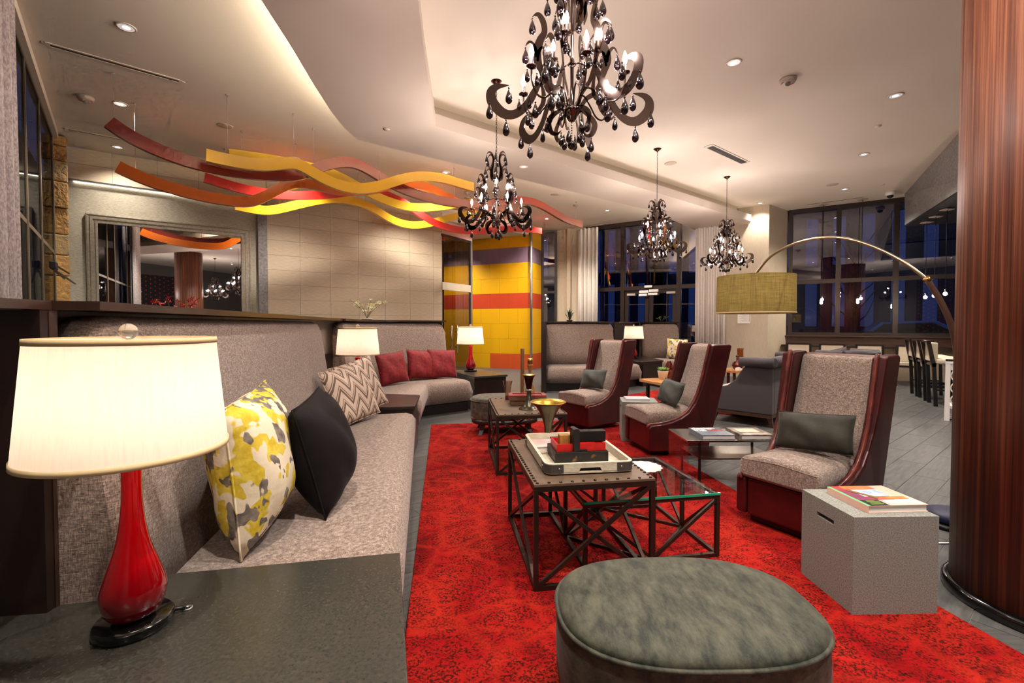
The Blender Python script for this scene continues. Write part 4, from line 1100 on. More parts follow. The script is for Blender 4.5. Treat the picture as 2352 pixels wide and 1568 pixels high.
MB().lathe([(.030, 0), (.026, .02), (.020, .06), (.018, .30), (.019, .50), (.016, .505)], 20).build('post', 'candle_wood', ca)
cs2 = thing('candlestick', 'turned wooden candlestick behind the hourglass vase', 'candlestick', loc_on(C2, RT, .43, .77, ZT))
MB().lathe(crom([(.045, 0), (.05, .03), (.048, .08), (.034, .14), (.016, .17), (.024, .20), (.036, .215), (.030, .235), (.016, .25), (.018, .29), (.03, .33), (.022, .345)], 4), 22).build('stem', 'turned_wood', cs2)
MB().lathe([(.026, .346), (.028, .40), (.024, .402), (.02, .38)], 18).build('cup', 'brass', cs2)
wv = thing('glass_vase', 'fluted clear glass vase with a red base on the distant coffee table', 'vase', loc_on(C2, RT, .20, .74, ZT))
rings = []
for r, z in ((.024, .035), (.026, .07), (.034, .13), (.045, .185), (.0435, .185), (.031, .13), (.022, .07), (.020, .036)):
    rings.append([(r*(1+.07*math.sin(12*a))*math.cos(a), r*(1+.07*math.sin(12*a))*math.sin(a), z) for a in [2*math.pi*k/60 for k in range(60)]])
MB().loft(rings, True, True).build('flutes', 'crystal', wv)
MB().lathe([(.026, 0), (.026, .03), (.022, .036), (0, .036)], 24).build('base', 'red_glass', wv)
# books on the stools and the acrylic table
def text_on(par, s, x, y, z, size, mat, sx=1.0):
    cu = bpy.data.curves.new('lettering', 'FONT'); cu.body = s; cu.size = size; cu.extrude = .0002; cu.fill_mode = 'BOTH'; cu.offset = size*.018
    ob_ = bpy.data.objects.new('lettering', cu); COL.objects.link(ob_)
    dg = bpy.context.evaluated_depsgraph_get(); me = bpy.data.meshes.new_from_object(ob_.evaluated_get(dg))
    bpy.data.objects.remove(ob_)
    o = bpy.data.objects.new('lettering', me); COL.objects.link(o); me.materials.clear(); me.materials.append(M_[mat])
    o.parent = par; o.location = (x, y, z); o.scale = (sx, 1, 1); return o
bk = book('coffee_table_book', 'thick interior design book with a peach cover on the near stool', (1.545, 1.955, .432), .06, .275, .235, .032, 'cover_peach',
     deco=[(.0, .012, 0, .235, 'cover_green'), (.012, .10, .0, .062, 'ink_dark'), (.012, .18, .063, .235, 'print_red'), (.05, .20, .19, .232, 'print_orange'), (.07, .19, .10, .185, 'print_blue'), (.11, .25, .066, .095, 'print_orange'), (.11, .245, .018, .055, 'print_blue')])
MB().bar((.055, .18, .0342), (.115, .075, .0342), .022, .0006).build('cover_print', 'print_brown', bk)
for i_, (x_0, w_0) in enumerate(((.026, .058), (.032, .05), (.028, .06), (.034, .04))): MB().box(x_0, x_0+w_0, .010+i_*.013, .017+i_*.013, .0324, .0345).build('cover_print', 'leaf', bk)
book('coffee_table_book', 'white magazine-like book on the distant concrete stool', (1.225, 4.86, .432), -.10, .25, .19, .022, 'cover_white')
# acrylic and steel side table
at = thing('side_table', 'low steel side table with an acrylic end panel between two lounge chairs', 'table', (1.345, 3.47, 0), .02)
MB().box(0, .72, 0, .40, .345, .36).build('top', 'steel', at, bevel=.002)
MB().box(.002, .012, .0, .40, .0, .344).build('end_panel', 'acrylic', at)
MB().box(.10, .116, .02, .036, 0, .344).build('post', 'black', at); MB().box(.10, .116, .364, .38, 0, .344).build('post', 'black', at)
MB().box(.10, .72, .02, .38, .205, .215).build('shelf', 'steel', at)
MB().box(.70, .716, .02, .036, 0, .344).build('post', 'black', at); MB().box(.70, .716, .364, .38, 0, .344).build('post', 'black', at)
b2 = book('coffee_table_book', 'grey type book with bold white and red title letters', (1.475, 3.50, .36), .03, .255, .26, .034, 'cover_grey')
text_on(b2, 'design', .006, .205, .0345, .075, 'ink_white', 1.02); text_on(b2, 'ing', .002, .150, .0345, .075, 'ink_white', 1.1); text_on(b2, 'type', .106, .150, .0345, .075, 'ink_red', 1.05)
book('coffee_table_book', 'dark floral patterned book at the chair end of the acrylic table', (1.775, 3.50, .36), .0, .25, .26, .036, 'cover_floral', deco=[(.03, .22, .02, .05, 'cover_pink'), (.04, .2, .10, .22, 'cream_seat')])

# ------------------------------------------------------------------ second seating group
def settee(label, loc, rz, Lx):
    """local: x along the back (0..Lx), y forward; back at y=0"""
    t = thing('settee', label, 'sofa', loc, rz, 'grey scroll-arm settees')
    D_ = .72
    def arm(x0, s):
        po = [(0, .15), (0, .74), (.30, .735), (.36, .66), (.42, .55), (.52, .47), (.66, .43), (.70, .415), (.70, .15)]
        n = len(po); x1 = x0+s*.10
        vs = [(x0, y, z) for y, z in po] + [(x1, y, z) for y, z in po]
        MB().add(vs, [tuple(range(n)), tuple(reversed(range(n, 2*n)))] + [(i, (i+1) % n, n+(i+1) % n, n+i) for i in range(n)]).build('arm', 'settee', t, bevel=.012, seg=2)
        MB().tube([(x0-s*.02, -.03, .785), (x0-s*.02, .36, .785)], .058, 16).build('arm_roll', 'settee', t)
    arm(0, 1); arm(Lx, -1)
    MB().box(.10, Lx-.10, 0, .14, .15, .76).build('back', 'settee', t, bevel=.012)
    MB().tube([(-.02, -.01, .785), (Lx+.02, -.01, .785)], .06, 16).build('back_roll', 'settee', t)
    MB().box(.10, Lx-.10, .14, .68, .15, .29).build('seat_frame', 'settee', t)
    MB().box(.105, Lx-.105, .15, .72, .292, .43).build('seat_cushion', 'settee_seat', t, bevel=.04, seg=4)
    MB().box(.12, Lx-.12, .145, .27, .44, .80).build('back_cushion', 'settee', t, bevel=.05, seg=4)
    MB().box(0, Lx, 0, .70, .11, .149).build('base_rail', 'settee_wood', t)
    for x in (.03, Lx-.03):
        for y in (.03, .66):
            s = -1 if y < .1 else 1
            MB().loft([[(x-w, y-w+o, z), (x+w, y-w+o, z), (x+w, y+w+o, z), (x-w, y+w+o, z)] for z, w, o in ((.11, .026, 0), (0, .015, s*.03))], True, False).build('leg', 'settee_wood', t)
    return t
settee('grey settee with rolled arms seen from behind, next to the near lounge chair', (3.12, 5.44, .004), math.atan2(.72, .70), 1.55)
settee('grey rolled-back armchair farther away near the dining chairs', (5.05, 6.95, .004), math.atan2(.45, .89), .95)
pillow('small grey cushion on the farther grey armchair', (5.30, 7.42, .43), .42, .42, .14, 'settee', R(205), R(12), R(8), 21)
# slab coffee table
st = thing('slab_table', 'live-edge honey wood coffee table on black steel legs', 'table', (1.95, 6.96, 0), math.atan2(-.71, .27))
MB().prism([(0, 0), (.30, -.012), (.76, 0), (.78, .30), (.76, .9), (.40, .92), (0, .9), (-.015, .5)], .375, .42).build('top', 'slab_wood', st, bevel=.008)
for y in (.1, .8):
    MB().bar((.08, y, .352), (.68, y, .352), .04, .04).build('crossbar', 'iron', st)
    for x in (.08, .68): MB().box(x-.02, x+.02, y-.02, y+.02, .012, .332).build('leg', 'iron', st)
pp = thing('potted_succulent', 'green succulent in a cream tapered pot on the slab table', 'plant', (2.30, 6.92, .42))
MB().lathe([(.052, 0), (.058, .004), (.080, .12), (.082, .125), (.072, .125), (.07, .11), (0, .105)], 28).build('pot', 'ceramic', pp)
random.seed(5)
lfm = MB().add([(0, -.008, 0), (0, .008, 0), (.045, .022, .012), (.045, -.022, .012), (.085, 0, .035), (.04, 0, .022)], [(0,1,2,5), (0,5,3), (5,2,4), (3,5,4), (1,0,3,4,2)], True).mesh('leaf', 'leaf')
for k in range(22):
    o = bpy.data.objects.new('leaf', lfm); COL.objects.link(o); o.parent = pp; a = k*2.4; o.location = (.03*math.cos(a), .03*math.sin(a), .115)
    o.rotation_euler = (0, -R(8+3.0*(22-k)), a); s = .7+.4*k/22; o.scale = (s, s, s)
def vase(name, label, l, pts, mat, n=28, c=4):
    t = thing(name, label, 'vase', l); MB().lathe(crom(pts, c), n).build('body', mat, t); return t
vase('tortoise_vase', 'tall mottled red-brown vase beside the succulent', (2.42, 7.0, .42), [(.02, 0), (.03, .01), (.05, .07), (.058, .14), (.05, .21), (.026, .265), (.022, .27)], 'amber_dark')
vase('tortoise_vase', 'second mottled red-brown vase half hidden by the lounge chair', (2.62, 7.2, .42), [(.02, 0), (.03, .01), (.05, .08), (.058, .15), (.05, .22), (.036, .275), (.032, .28)], 'amber_dark')
s2 = thing('side_table', 'small honey wood side table with amber glass behind the chairs', 'table', (3.62, 7.35, 0), .5)
MB().prism([(0, 0), (.42, 0), (.45, .3), (.36, .46), (-.02, .44)], .46, .50).build('top', 'slab_wood', s2, bevel=.006)
for x, y in ((.06, .06), (.36, .06), (.06, .38), (.34, .38)): MB().bar((x, y, 0), (x*.9+.03, y*.9+.03, .46), .034).build('leg', 'settee_wood', s2)
vase('amber_vase', 'square-shouldered amber glass vase on the small wood table', (3.83, 7.62, .50), [(.05, 0), (.056, .01), (.056, .33), (.052, .335)], 'amber', 4, 2)
gl = thing('amber_flask', 'round amber flask with a tall stopper on the small wood table', 'vase', (3.72, 7.50, .50))
MB().lathe(crom([(.04, 0), (.07, .03), (.085, .08), (.06, .13), (.022, .16), (.018, .2)], 4), 24).build('body', 'amber_dark', gl)
MB().ball((0, 0, .225), .026, 14, 10).build('stopper', 'amber_dark', gl)
bw = thing('pedestal_bowl', 'shallow black bowl on an amber stem behind the middle lounge chair', 'bowl', (3.47, 7.62, .50))
MB().lathe([(.06, 0), (.06, .01), (.02, .03), (.02, .34), (.05, .36)], 20).build('stem', 'amber', bw)
MB().lathe([(.04, .36), (.12, .375), (.135, .40), (.13, .402), (.11, .385), (0, .372)], 28).build('bowl', 'blackgloss', bw)
cd = thing('card_holder', 'stack of small white cards on the wood table', 'cards', (3.70, 7.40, .50), .6); MB().box(0, .10, 0, .07, 0, .05).build('cards', 'paper', cd, bevel=.003)

# ------------------------------------------------------------------ dining chairs along the bar window
def dining_chair(label, loc, rz):
    """faces +y (towards the window)"""
    t = thing('dining_chair', label, 'chair', loc, rz, 'cream dining chairs')
    for x in (-.22, .22):
        MB().bar((x, -.02, 0), (x, -.06, .84), .04, .035).build('back_post', 'darkwood', t); MB().bar((x, .40, 0), (x, .40, .42), .04).build('leg', 'darkwood', t)
    MB().bar((-.24, -.06, .825), (.24, -.06, .825), .035, .03).build('top_rail', 'darkwood', t)
    MB().box(-.20, .20, -.065, -.03, .50, .81).build('back_pad', 'cream_seat', t, bevel=.012)
    MB().box(-.235, .235, -.02, .42, .415, .47).build('seat', 'cream_seat', t, bevel=.02, seg=3)
    MB().box(-.22, .22, .0, .40, .38, .413).build('seat_rail', 'darkwood', t)
    return t
rzc = math.atan2(RD.y, RD.x)
names = ['beside the pier', 'second from the pier', 'third from the pier', 'behind the bar stools']
d0 = None
for i, q_ in enumerate((.257, .864, 1.50, 2.16)):
    p = RA + RN*.95 + RD*q_; lab = 'cream-backed dark dining chair at the window counter, ' + names[i]
    if d0 is None: d0 = dining_chair(lab, (p.x, p.y, .0), rzc)
    else: dup(d0, (p.x, p.y, .0), rzc, lab)
cnt = thing('window_counter', 'long dark counter running under the bar windows', 'counter', tuple(RA+RD*3)+(0,))
rb(-.1, 6.0, .735, .775, .06, .42).build('top', 'darkwood', cnt, world=True, bevel=.004); rb(.3, 5.8, 0, .733, .10, .16).build('support', 'linen_wall', cnt, world=True)
# ------------------------------------------------------------------ bar
def bar_stool(label, loc, rz):
    """faces +y"""
    t = thing('bar_stool', label, 'stool', loc, rz, 'tall cream and black bar stools')
    for x in (-.2, .2):
        MB().bar((x, .03, 0), (x, 0, .66), .045).build('back_leg', 'black', t); MB().bar((x, .42, 0), (x, .40, .64), .042).build('leg', 'black', t)
        MB().bar((x, 0, .60), (x, -.07, 1.0), .045, .05).build('back_post', 'darkwood', t)
        MB().bar((x, .03, .25), (x, .42, .25), .025).build('stretcher', 'black', t)
    MB().bar((-.2, .42, .22), (.2, .42, .22), .03).build('foot_rest', 'steel', t)
    MB().bar((-.222, -.068, .985), (.222, -.068, .985), .045, .03).build('top_rail', 'darkwood', t)
    MB().box(-.20, .20, -.02, .03, .62, .66).build('back_rail', 'darkwood', t)
    mb = MB().box(-.178, .178, -.035, .05, .68, .97).build('back_pad', 'cream_seat', t, bevel=.015)
    MB().box(-.21, .21, .02, .44, .645, .72).build('seat', 'cream_seat', t, bevel=.025, seg=3)
    return t
rzs = math.atan2(-.85, -.53)
bs = bar_stool('nearest tall bar stool with a cream pad next to the white console', (6.56, 7.12, 0), rzs)
dup(bs, (6.86, 7.62, 0), rzs, 'tall bar stool between the other two at the bar')
dup(bs, (7.13, 8.08, 0), rzs, 'farthest tall bar stool, closest to the windows')
br = thing('bar_counter', 'pale bar counter with a dark stone top behind the bar stools', 'counter', (8.3, 7.3, 0), math.atan2(.85, .53))
MB().box(-1.8, 1.5, -.25, .45, 0, .96).build('front', 'linen_wall', br); MB().box(-1.85, 1.55, -.05-.35, .5, .961, 1.0).build('top', 'bar_top', br, bevel=.004)
wc = thing('white_console', 'white console table with circular fretwork sides half hidden by the column', 'table', (5.63, 5.90, 0), -.76)
for x, y in ((0, 0), (.9, 0), (0, .42), (.9, .42)): MB().box(x, x+.05, y, y+.05, 0, .74).build('leg', 'white_paint', wc)
MB().box(0, .95, 0, .47, .741, .77).build('top', 'white_paint', wc, bevel=.003); MB().box(.05, .90, .01, .04, .66, .74).build('apron', 'white_paint', wc)
MB().box(.02, .93, .02, .45, .16, .19).build('shelf', 'white_paint', wc); MB().box(.0, .95, .0, .47, .771, .776).build('glass_cover', 'table_glass', wc)
def ring_mb(c, r, w, th, n=24):
    rings = []
    for k in range(n):
        a = 2*math.pi*k/n; co, si = math.cos(a), math.sin(a)
        rings.append([(c[0]+(r-w)*co, c[1]-th, c[2]+(r-w)*si), (c[0]+r*co, c[1]-th, c[2]+r*si), (c[0]+r*co, c[1]+th, c[2]+r*si), (c[0]+(r-w)*co, c[1]+th, c[2]+(r-w)*si)])
    return MB().loft(rings, False, False, True)
for i in range(5):
    for j in range(3): ring_mb((.13+i*.17, .025, .27+j*.16), .083, .014, .012).build('fret_ring', 'white_paint', wc)
cl = thing('coiled_cable', 'coil of white cable under the white console', 'cable', (5.85, 5.95, .0))
mb = MB()
pts = [((.10+.012*math.sin(k*.7))*math.cos(k*.35), .07*math.sin(k*.35), .012+.0012*k) for k in range(60)]
mb.tube(pts, .006, 6).build('coil', 'cord_white', cl)

# ------------------------------------------------------------------ arc lamp
al = thing('arc_floor_lamp', 'arc floor lamp with an olive linen drum shade over the near chair', 'lamp', (2.765, 2.82, 0))
arcp = [(2.028, 3.803, 1.60), (2.030, 3.80, 1.665), (2.048, 3.776, 1.711), (2.109, 3.695, 1.813), (2.214, 3.555, 1.883), (2.337, 3.391, 1.895), (2.434, 3.261, 1.85), (2.525, 3.14, 1.764), (2.609, 3.028, 1.654), (2.675, 2.939, 1.539)]
arcq = [(2.675, 2.939, 1.539), (2.72, 2.879, 1.374), (2.749, 2.841, 1.22), (2.763, 2.822, 1.05), (2.765, 2.82, .8), (2.765, 2.82, .4), (2.765, 2.82, .12)]
MB().tube(crom(arcp, 6), .011, 10).build('upper_arc', 'champagne', al, world=True); MB().tube(crom(arcq, 5), .017, 10).build('lower_pole', 'settee_wood', al, world=True)
MB().tube([(2.668, 2.948, 1.552), (2.682, 2.930, 1.526)], .021, 10).build('joint', 'brass', al, world=True)
MB().lathe([(.0, .0), (.17, .0), (.17, .02), (.16, .026), (0, .026)], 40).build('base_plate', 'black', al)
MB().lathe([(.13, .027), (.14, .04), (.135, .07), (.10, .085), (.03, .09), (0, .09)], 32).build('base_cover', 'navy', al)
shd = MB().lathe([(.297, 1.343), (.293, 1.652)], 56, (2.028, 3.803, 0), caps=False).build('shade', 'arc_linen', al, world=True)
MB().lathe([(.298, 1.341), (.300, 1.342), (.2995, 1.352), (.297, 1.352)], 56, (2.028, 3.803, 0), caps=False).build('hem', 'shade_trim', shd, world=True)
sp = MB()
for k in range(3): sp.bar((2.028, 3.803, 1.635), (2.028+.294*math.cos(k*2.094), 3.803+.294*math.sin(k*2.094), 1.645), .005)
sp.build('spider', 'brass', shd, world=True)
MB().ball((2.028, 3.803, 1.53), .04, 14, 10).build('light_bulb', 'bulb', al, world=True)
plight('arc_light', (2.028-2.765, 3.803-2.82, 1.47), 1.0, WARM2, .06, al)
fc = thing('floor_cord', 'white cord lying on the tiles behind the near concrete stool', 'cord', (2.3, 2.52, 0)); MB().tube(crom([(-.35, -.06, .006), (-.1, .0, .006), (.05, .04, .006), (.3, .05, .006), (.42, .12, .006)], 5), .005, 6).build('cord', 'cord_white', fc)
# ------------------------------------------------------------------ chandeliers
def stroke(pts, ws, th=.0035):
    """flat plate in the local xz-plane following pts with widths ws"""
    P = crom([(p[0], p[1], w) for p, w in zip(pts, ws)], 5); rings = []
    for i, (x, z, w) in enumerate(P):
        a = P[max(i-1, 0)]; b = P[min(i+1, len(P)-1)]; d = Vector((b[0]-a[0], b[1]-a[1])).normalized(); n = Vector((-d.y, d.x))*max(w, .002)/2
        rings.append([(x-n.x, -th/2, z-n.y), (x+n.x, -th/2, z+n.y), (x+n.x, th/2, z+n.y), (x-n.x, th/2, z-n.y)])
    return rings
K = .000691
def rz_(r, y): return (r*K, (1530-y)*K)
def make_chandelier(label, loc):
    t = thing('chandelier', label, 'chandelier', loc, .0, 'black crystal chandeliers')
    strokes = [
        ([(52, 560), (80, 470), (92, 380), (70, 300), (58, 210), (80, 130), (130, 105), (175, 150)], [22, 50, 52, 40, 28, 34, 26, 4]),
        ([(95, 540), (108, 470), (105, 400), (130, 350), (165, 335), (197, 362)], [10, 30, 26, 24, 18, 4]),
        ([(230, 980), (262, 880), (282, 790), (255, 690), (220, 620), (232, 540), (270, 490), (315, 512)], [30, 54, 72, 60, 46, 46, 34, 4]),
        ([(282, 820), (290, 760), (318, 712), (345, 708), (368, 738)], [20, 30, 24, 18, 4]),
        ([(275, 850), (262, 770), (235, 740), (195, 760)], [16, 24, 18, 4]),
        ([(60, 1215), (110, 1120), (190, 1060), (235, 960)], [20, 34, 40, 30]),
        ([(235, 960), (300, 1090), (360, 1190), (450, 1262), (540, 1262), (620, 1190), (636, 1110), (590, 1062), (498, 1046)], [26, 54, 60, 66, 76, 82, 70, 46, 4]),
        ([(70, 1205), (140, 1245), (185, 1310), (165, 1385), (120, 1400), (85, 1370)], [16, 36, 44, 36, 22, 4]),
        ([(250, 1010), (225, 1100), (240, 1190), (310, 1260), (350, 1225)], [12, 34, 36, 22, 4]),
    ]
    plate = MB()
    plates = []
    for pts, ws in strokes:
        m = MB().loft(stroke([rz_(*p) for p in pts], [w*K for w in ws]), True, False).mesh('scroll', 'blacknickel'); plates.append(m)
    drop = MB().lathe(crom([(.0005, -.015), (.004, -.02), (.0130, -.042), (.0190, -.064), (.0175, -.081), (.008, -.092), (.0005, -.094)], 3), 10)
    drop.ball((0, 0, -.010), .0055, 8, 6); drop = drop.mesh('crystal_drop', 'jet')
    tips = [(175, 152), (197, 364), (315, 514), (368, 740), (195, 762), (498, 1052), (648, 1175), (520, 1298), (85, 1378), (350, 1232), (290, 1150)]
    for k in range(6):
        a = k*math.pi/3 + .12
        for m in plates:
            o = bpy.data.objects.new('scroll', m); COL.objects.link(o); o.parent = t; o.rotation_euler = (0, 0, a)
        for j, (r, y) in enumerate(tips):
            x, z = rz_(r, y); o = bpy.data.objects.new('crystal_drop', drop); COL.objects.link(o); o.parent = t
            o.location = (x*math.cos(a), x*math.sin(a), z); o.rotation_euler = (0, 0, a)
            if j in (8, 9, 4): o.scale = (.8, .8, .85)
    arm_l = crom([(.03, 0, .235), (.05, 0, .30), (.09, 0, .325), (.14, 0, .285), (.19, 0, .235), (.245, 0, .235), (.278, 0, .29), (.282, 0, .355)], 4)
    arm_u = crom([(.012, 0, .46), (.04, 0, .48), (.085, 0, .47), (.125, 0, .49), (.14, 0, .545)], 4)
    al_ = MB().tube(arm_l, .005, 6).mesh('arm', 'blacknickel'); au_ = MB().tube(arm_u, .0045, 6).mesh('arm', 'blacknickel')
    cup = MB().lathe([(.006, -.004), (.026, .004), (.028, .010), (.012, .008), (.009, .012), (.009, .052), (0, .052)], 14).mesh('candle_cup', 'candle_sleeve')
    bulb = MB().lathe([(.007, .052), (.012, .068), (.013, .08), (.008, .102), (.002, .118), (0, .12)], 12).mesh('light_bulb', 'bulb'); boff = MB().lathe([(.007, .052), (.012, .068), (.013, .08), (.008, .102), (.002, .118), (0, .12)], 12).mesh('light_bulb', 'bulb_off')
    i = 0
    for n, m, r, z, a0 in ((6, al_, .282, .355, .64), (3, au_, .14, .545, .2)):
        for k in range(n):
            a = a0 + k*2*math.pi/n
            o = bpy.data.objects.new('arm', m); COL.objects.link(o); o.parent = t; o.rotation_euler = (0, 0, a)
            c = bpy.data.objects.new('candle_cup', cup); COL.objects.link(c); c.parent = o; c.location = (r, 0, z)
            b = bpy.data.objects.new('light_bulb', bulb); COL.objects.link(b); b.parent = o; b.location = (r, 0, z)
            plight('bulb_light', ((r+.03)*math.cos(a), (r+.03)*math.sin(a), z+.09), BULB_W, PINKW, .014, t)
            for dr, dz in ((-.035, .0), (.028, .006)):
                d = bpy.data.objects.new('crystal_drop', drop); COL.objects.link(d); d.parent = t; d.scale = (.7, .7, .75)
                d.location = ((r+dr)*math.cos(a), (r+dr)*math.sin(a), z-.01)
            i += 1
    MB().lathe(crom([(.0, .16), (.02, .165), (.03, .185), (.05, .205), (.052, .225), (.03, .245), (.012, .26), (.010, .45), (.022, .47), (.010, .50), (.009, .86), (.02, .875), (.02, .90), (.008, .92), (.006, .955), (0, .96)], 2), 16).build('stem', 'blacknickel', t)
    bc_ = MB()
    for k in range(7): bc_.ball((0, 0, .155-.014*k), .0042, 6, 5)
    o = bc_.build('bead_chain', 'jet', t); o['kind'] = 'stuff'
    MB().ball((0, 0, .035), .024, 14, 10).build('ball_finial', 'jet', t)
    # chain and canopy
    ztop = ZC - loc[2]; ch = MB(); z = .955; j = 0
    while z < ztop-.06:
        p = []
        for k in range(10):
            a = 2*math.pi*k/10; u = .007*math.cos(a); v = .014*math.sin(a); p.append((u, 0, z+.014+v) if j % 2 else (0, u, z+.014+v))
        ch.tube(p, .0022, 4, True); z += .022; j += 1
    o = ch.build('chain', 'bronze_dark', t); o['kind'] = 'stuff'
    MB().lathe([(.004, ztop-.075), (.012, ztop-.06), (.035, ztop-.045), (.062, ztop-.02), (.066, ztop-.001), (0, ztop-.0005)], 28).build('canopy', 'bronze_dark', t)
    return t
zb = 2.19
chd = make_chandelier('nearest black crystal chandelier, cut by the top of the picture', (.325, 2.50, zb))
dup(chd, (-.177, 5.222, zb+.02), .35, 'black crystal chandelier hanging in front of the wave ribbons')
dup(chd, (2.28, 7.205, zb+.02), .8, 'black crystal chandelier in front of the entrance windows')
dup(chd, (4.009, 8.553, zb+.02), 1.3, 'farthest black crystal chandelier near the linen pier')
dup(chd, (.15, -2.6, zb+.02), .2, 'black crystal chandelier behind the camera, seen in the mirror')
dup(chd, (2.9, -1.6, zb+.02), .5, 'second chandelier behind the camera, seen at the mirror edge')

# ------------------------------------------------------------------ wave ribbons
WAVES = {
'maroon':((-4.43,5.0),[(0.04,3.455),(0.08,3.426),(0.14,3.384),(0.22,3.344),(0.30,3.311),(0.39,3.281),(0.49,3.253),(0.59,3.228),(0.70,3.206),(0.82,3.191),(0.95,3.184),(1.10,3.185),(1.23,3.189),(1.36,3.196),(1.47,3.207),(1.58,3.221),(1.70,3.234),(1.80,3.250),(1.91,3.274),(2.00,3.313),(2.09,3.361),(2.17,3.409),(2.24,3.455),(2.31,3.501),(2.38,3.543),(2.46,3.581),(2.55,3.615),(2.63,3.640),(2.72,3.655),(2.80,3.661),(2.90,3.651),(3.01,3.616),(3.13,3.564),(3.25,3.516),(3.37,3.480),(3.49,3.448),(3.63,3.421),(3.80,3.398),(3.99,3.380),(4.20,3.372),(4.44,3.376),(4.69,3.391),(4.94,3.420),(5.19,3.469),(5.43,3.534),(5.67,3.597),(5.89,3.657),(6.10,3.715),(6.30,3.753),(6.50,3.762),(6.68,3.749),(6.87,3.721),(7.07,3.670),(7.28,3.604),(7.49,3.553),(7.71,3.532),(7.94,3.529),(8.10,3.528)]),
'orange':((-4.85,5.6),[(0.03,3.179),(0.09,3.153),(0.17,3.117),(0.28,3.083),(0.40,3.053),(0.54,3.025),(0.68,3.003),(0.81,2.989),(0.94,2.981),(1.07,2.977),(1.19,2.976),(1.31,2.979),(1.41,2.991),(1.49,3.014),(1.55,3.047),(1.61,3.089),(1.69,3.146),(1.77,3.213),(1.85,3.274),(1.92,3.327),(2.00,3.374),(2.09,3.408),(2.19,3.425),(2.30,3.428),(2.42,3.428),(2.55,3.423),(2.69,3.415),(2.83,3.420),(2.98,3.445),(3.13,3.484),(3.28,3.529),(3.42,3.581),(3.56,3.639),(3.68,3.691),(3.80,3.733),(3.91,3.767),(4.03,3.792),(4.15,3.810),(4.29,3.820),(4.44,3.811),(4.61,3.774),(4.79,3.717),(4.98,3.667),(5.17,3.632),(5.37,3.606),(5.51,3.587)]),
'coral':((-4.73,7.0),[(0.03,3.495),(0.13,3.477),(0.28,3.451),(0.44,3.430),(0.60,3.419),(0.77,3.413),(0.94,3.416),(1.12,3.432),(1.31,3.459),(1.50,3.491),(1.68,3.530),(1.86,3.575),(2.03,3.622),(2.18,3.672),(2.31,3.724),(2.44,3.765),(2.56,3.792),(2.67,3.809),(2.79,3.816),(2.90,3.815),(3.02,3.805),(3.15,3.784),(3.29,3.751),(3.44,3.706),(3.59,3.652),(3.72,3.583),(3.85,3.505),(4.00,3.439),(4.17,3.397),(4.36,3.369),(4.55,3.352),(4.76,3.346),(4.98,3.353),(5.21,3.375),(5.47,3.418),(5.74,3.477),(6.00,3.534),(6.25,3.584),(6.49,3.631),(6.72,3.666),(6.97,3.681),(7.22,3.682),(7.39,3.682)]),
'yelA':((-3.6,5.35),[(0.03,3.225),(0.11,3.222),(0.21,3.218),(0.33,3.218),(0.44,3.225),(0.55,3.236),(0.66,3.254),(0.76,3.284),(0.84,3.320),(0.92,3.347),(0.98,3.359),(1.02,3.360),(1.08,3.351),(1.15,3.328),(1.22,3.294),(1.30,3.262),(1.39,3.235),(1.48,3.210),(1.57,3.193),(1.66,3.184),(1.75,3.184),(1.85,3.194),(1.96,3.219),(2.07,3.255),(2.18,3.299),(2.30,3.355),(2.42,3.419),(2.54,3.477),(2.64,3.521),(2.74,3.558),(2.84,3.589),(2.97,3.617),(3.11,3.641),(3.25,3.655),(3.37,3.657),(3.48,3.649),(3.60,3.642),(3.72,3.639),(3.84,3.636),(3.93,3.635)]),
'yelB':((-3.99,6.4),[(0.04,3.625),(0.14,3.637),(0.29,3.654),(0.45,3.669),(0.60,3.679),(0.77,3.687),(0.93,3.692),(1.07,3.697),(1.19,3.699),(1.32,3.694),(1.44,3.680),(1.55,3.659),(1.67,3.631),(1.79,3.590),(1.91,3.542),(2.04,3.497),(2.17,3.462),(2.30,3.432),(2.43,3.408),(2.57,3.388),(2.71,3.375),(2.86,3.375),(3.03,3.391),(3.21,3.423),(3.42,3.469),(3.69,3.547),(4.01,3.643),(4.24,3.714)]),
'yelC':((-4.29,7.4),[(-0.16,3.142),(-0.08,3.135),(0.04,3.127),(0.15,3.124),(0.24,3.127),(0.32,3.136),(0.41,3.161),(0.54,3.211),(0.68,3.278),(0.83,3.343),(0.98,3.403),(1.13,3.461),(1.28,3.508),(1.41,3.539),(1.54,3.557),(1.68,3.565),(1.82,3.561),(1.96,3.545),(2.10,3.517),(2.23,3.470),(2.34,3.409),(2.46,3.357),(2.59,3.319),(2.71,3.289),(2.84,3.276),(2.99,3.282),(3.14,3.305),(3.30,3.342),(3.46,3.397),(3.62,3.466),(3.79,3.536),(3.98,3.604),(4.17,3.674),(4.37,3.733),(4.60,3.778),(4.84,3.811),(5.00,3.834)]),
}
WD = Vector((.743, .669)); WN = Vector((.669, -.743))
wmeta = {'maroon': ('wave_maroon', 'long maroon wave ribbon hanging lowest-left and running to the far right end'), 'orange': ('wave_orange', 'orange wave ribbon below the maroon one'),
 'coral': ('wave_coral', 'coral red wave ribbon passing behind the others'), 'yelA': ('wave_yellow', 'front mustard yellow wave ribbon with the highest crest'),
 'yelB': ('wave_yellow_b', 'bright yellow wave ribbon starting just behind the mustard one'), 'yelC': ('wave_yellow_b', 'lowest yellow wave ribbon dipping under the orange one')}
CAB = {'maroon': (.08, 2.2, 4.6, 7.9), 'orange': (.2, 2.1, 4.2), 'coral': (.3, 2.6, 5.2, 7.0), 'yelA': (.25, 1.0, 2.2, 3.5), 'yelB': (.2, 1.9, 3.6), 'yelC': (.5, 2.0, 3.6)}
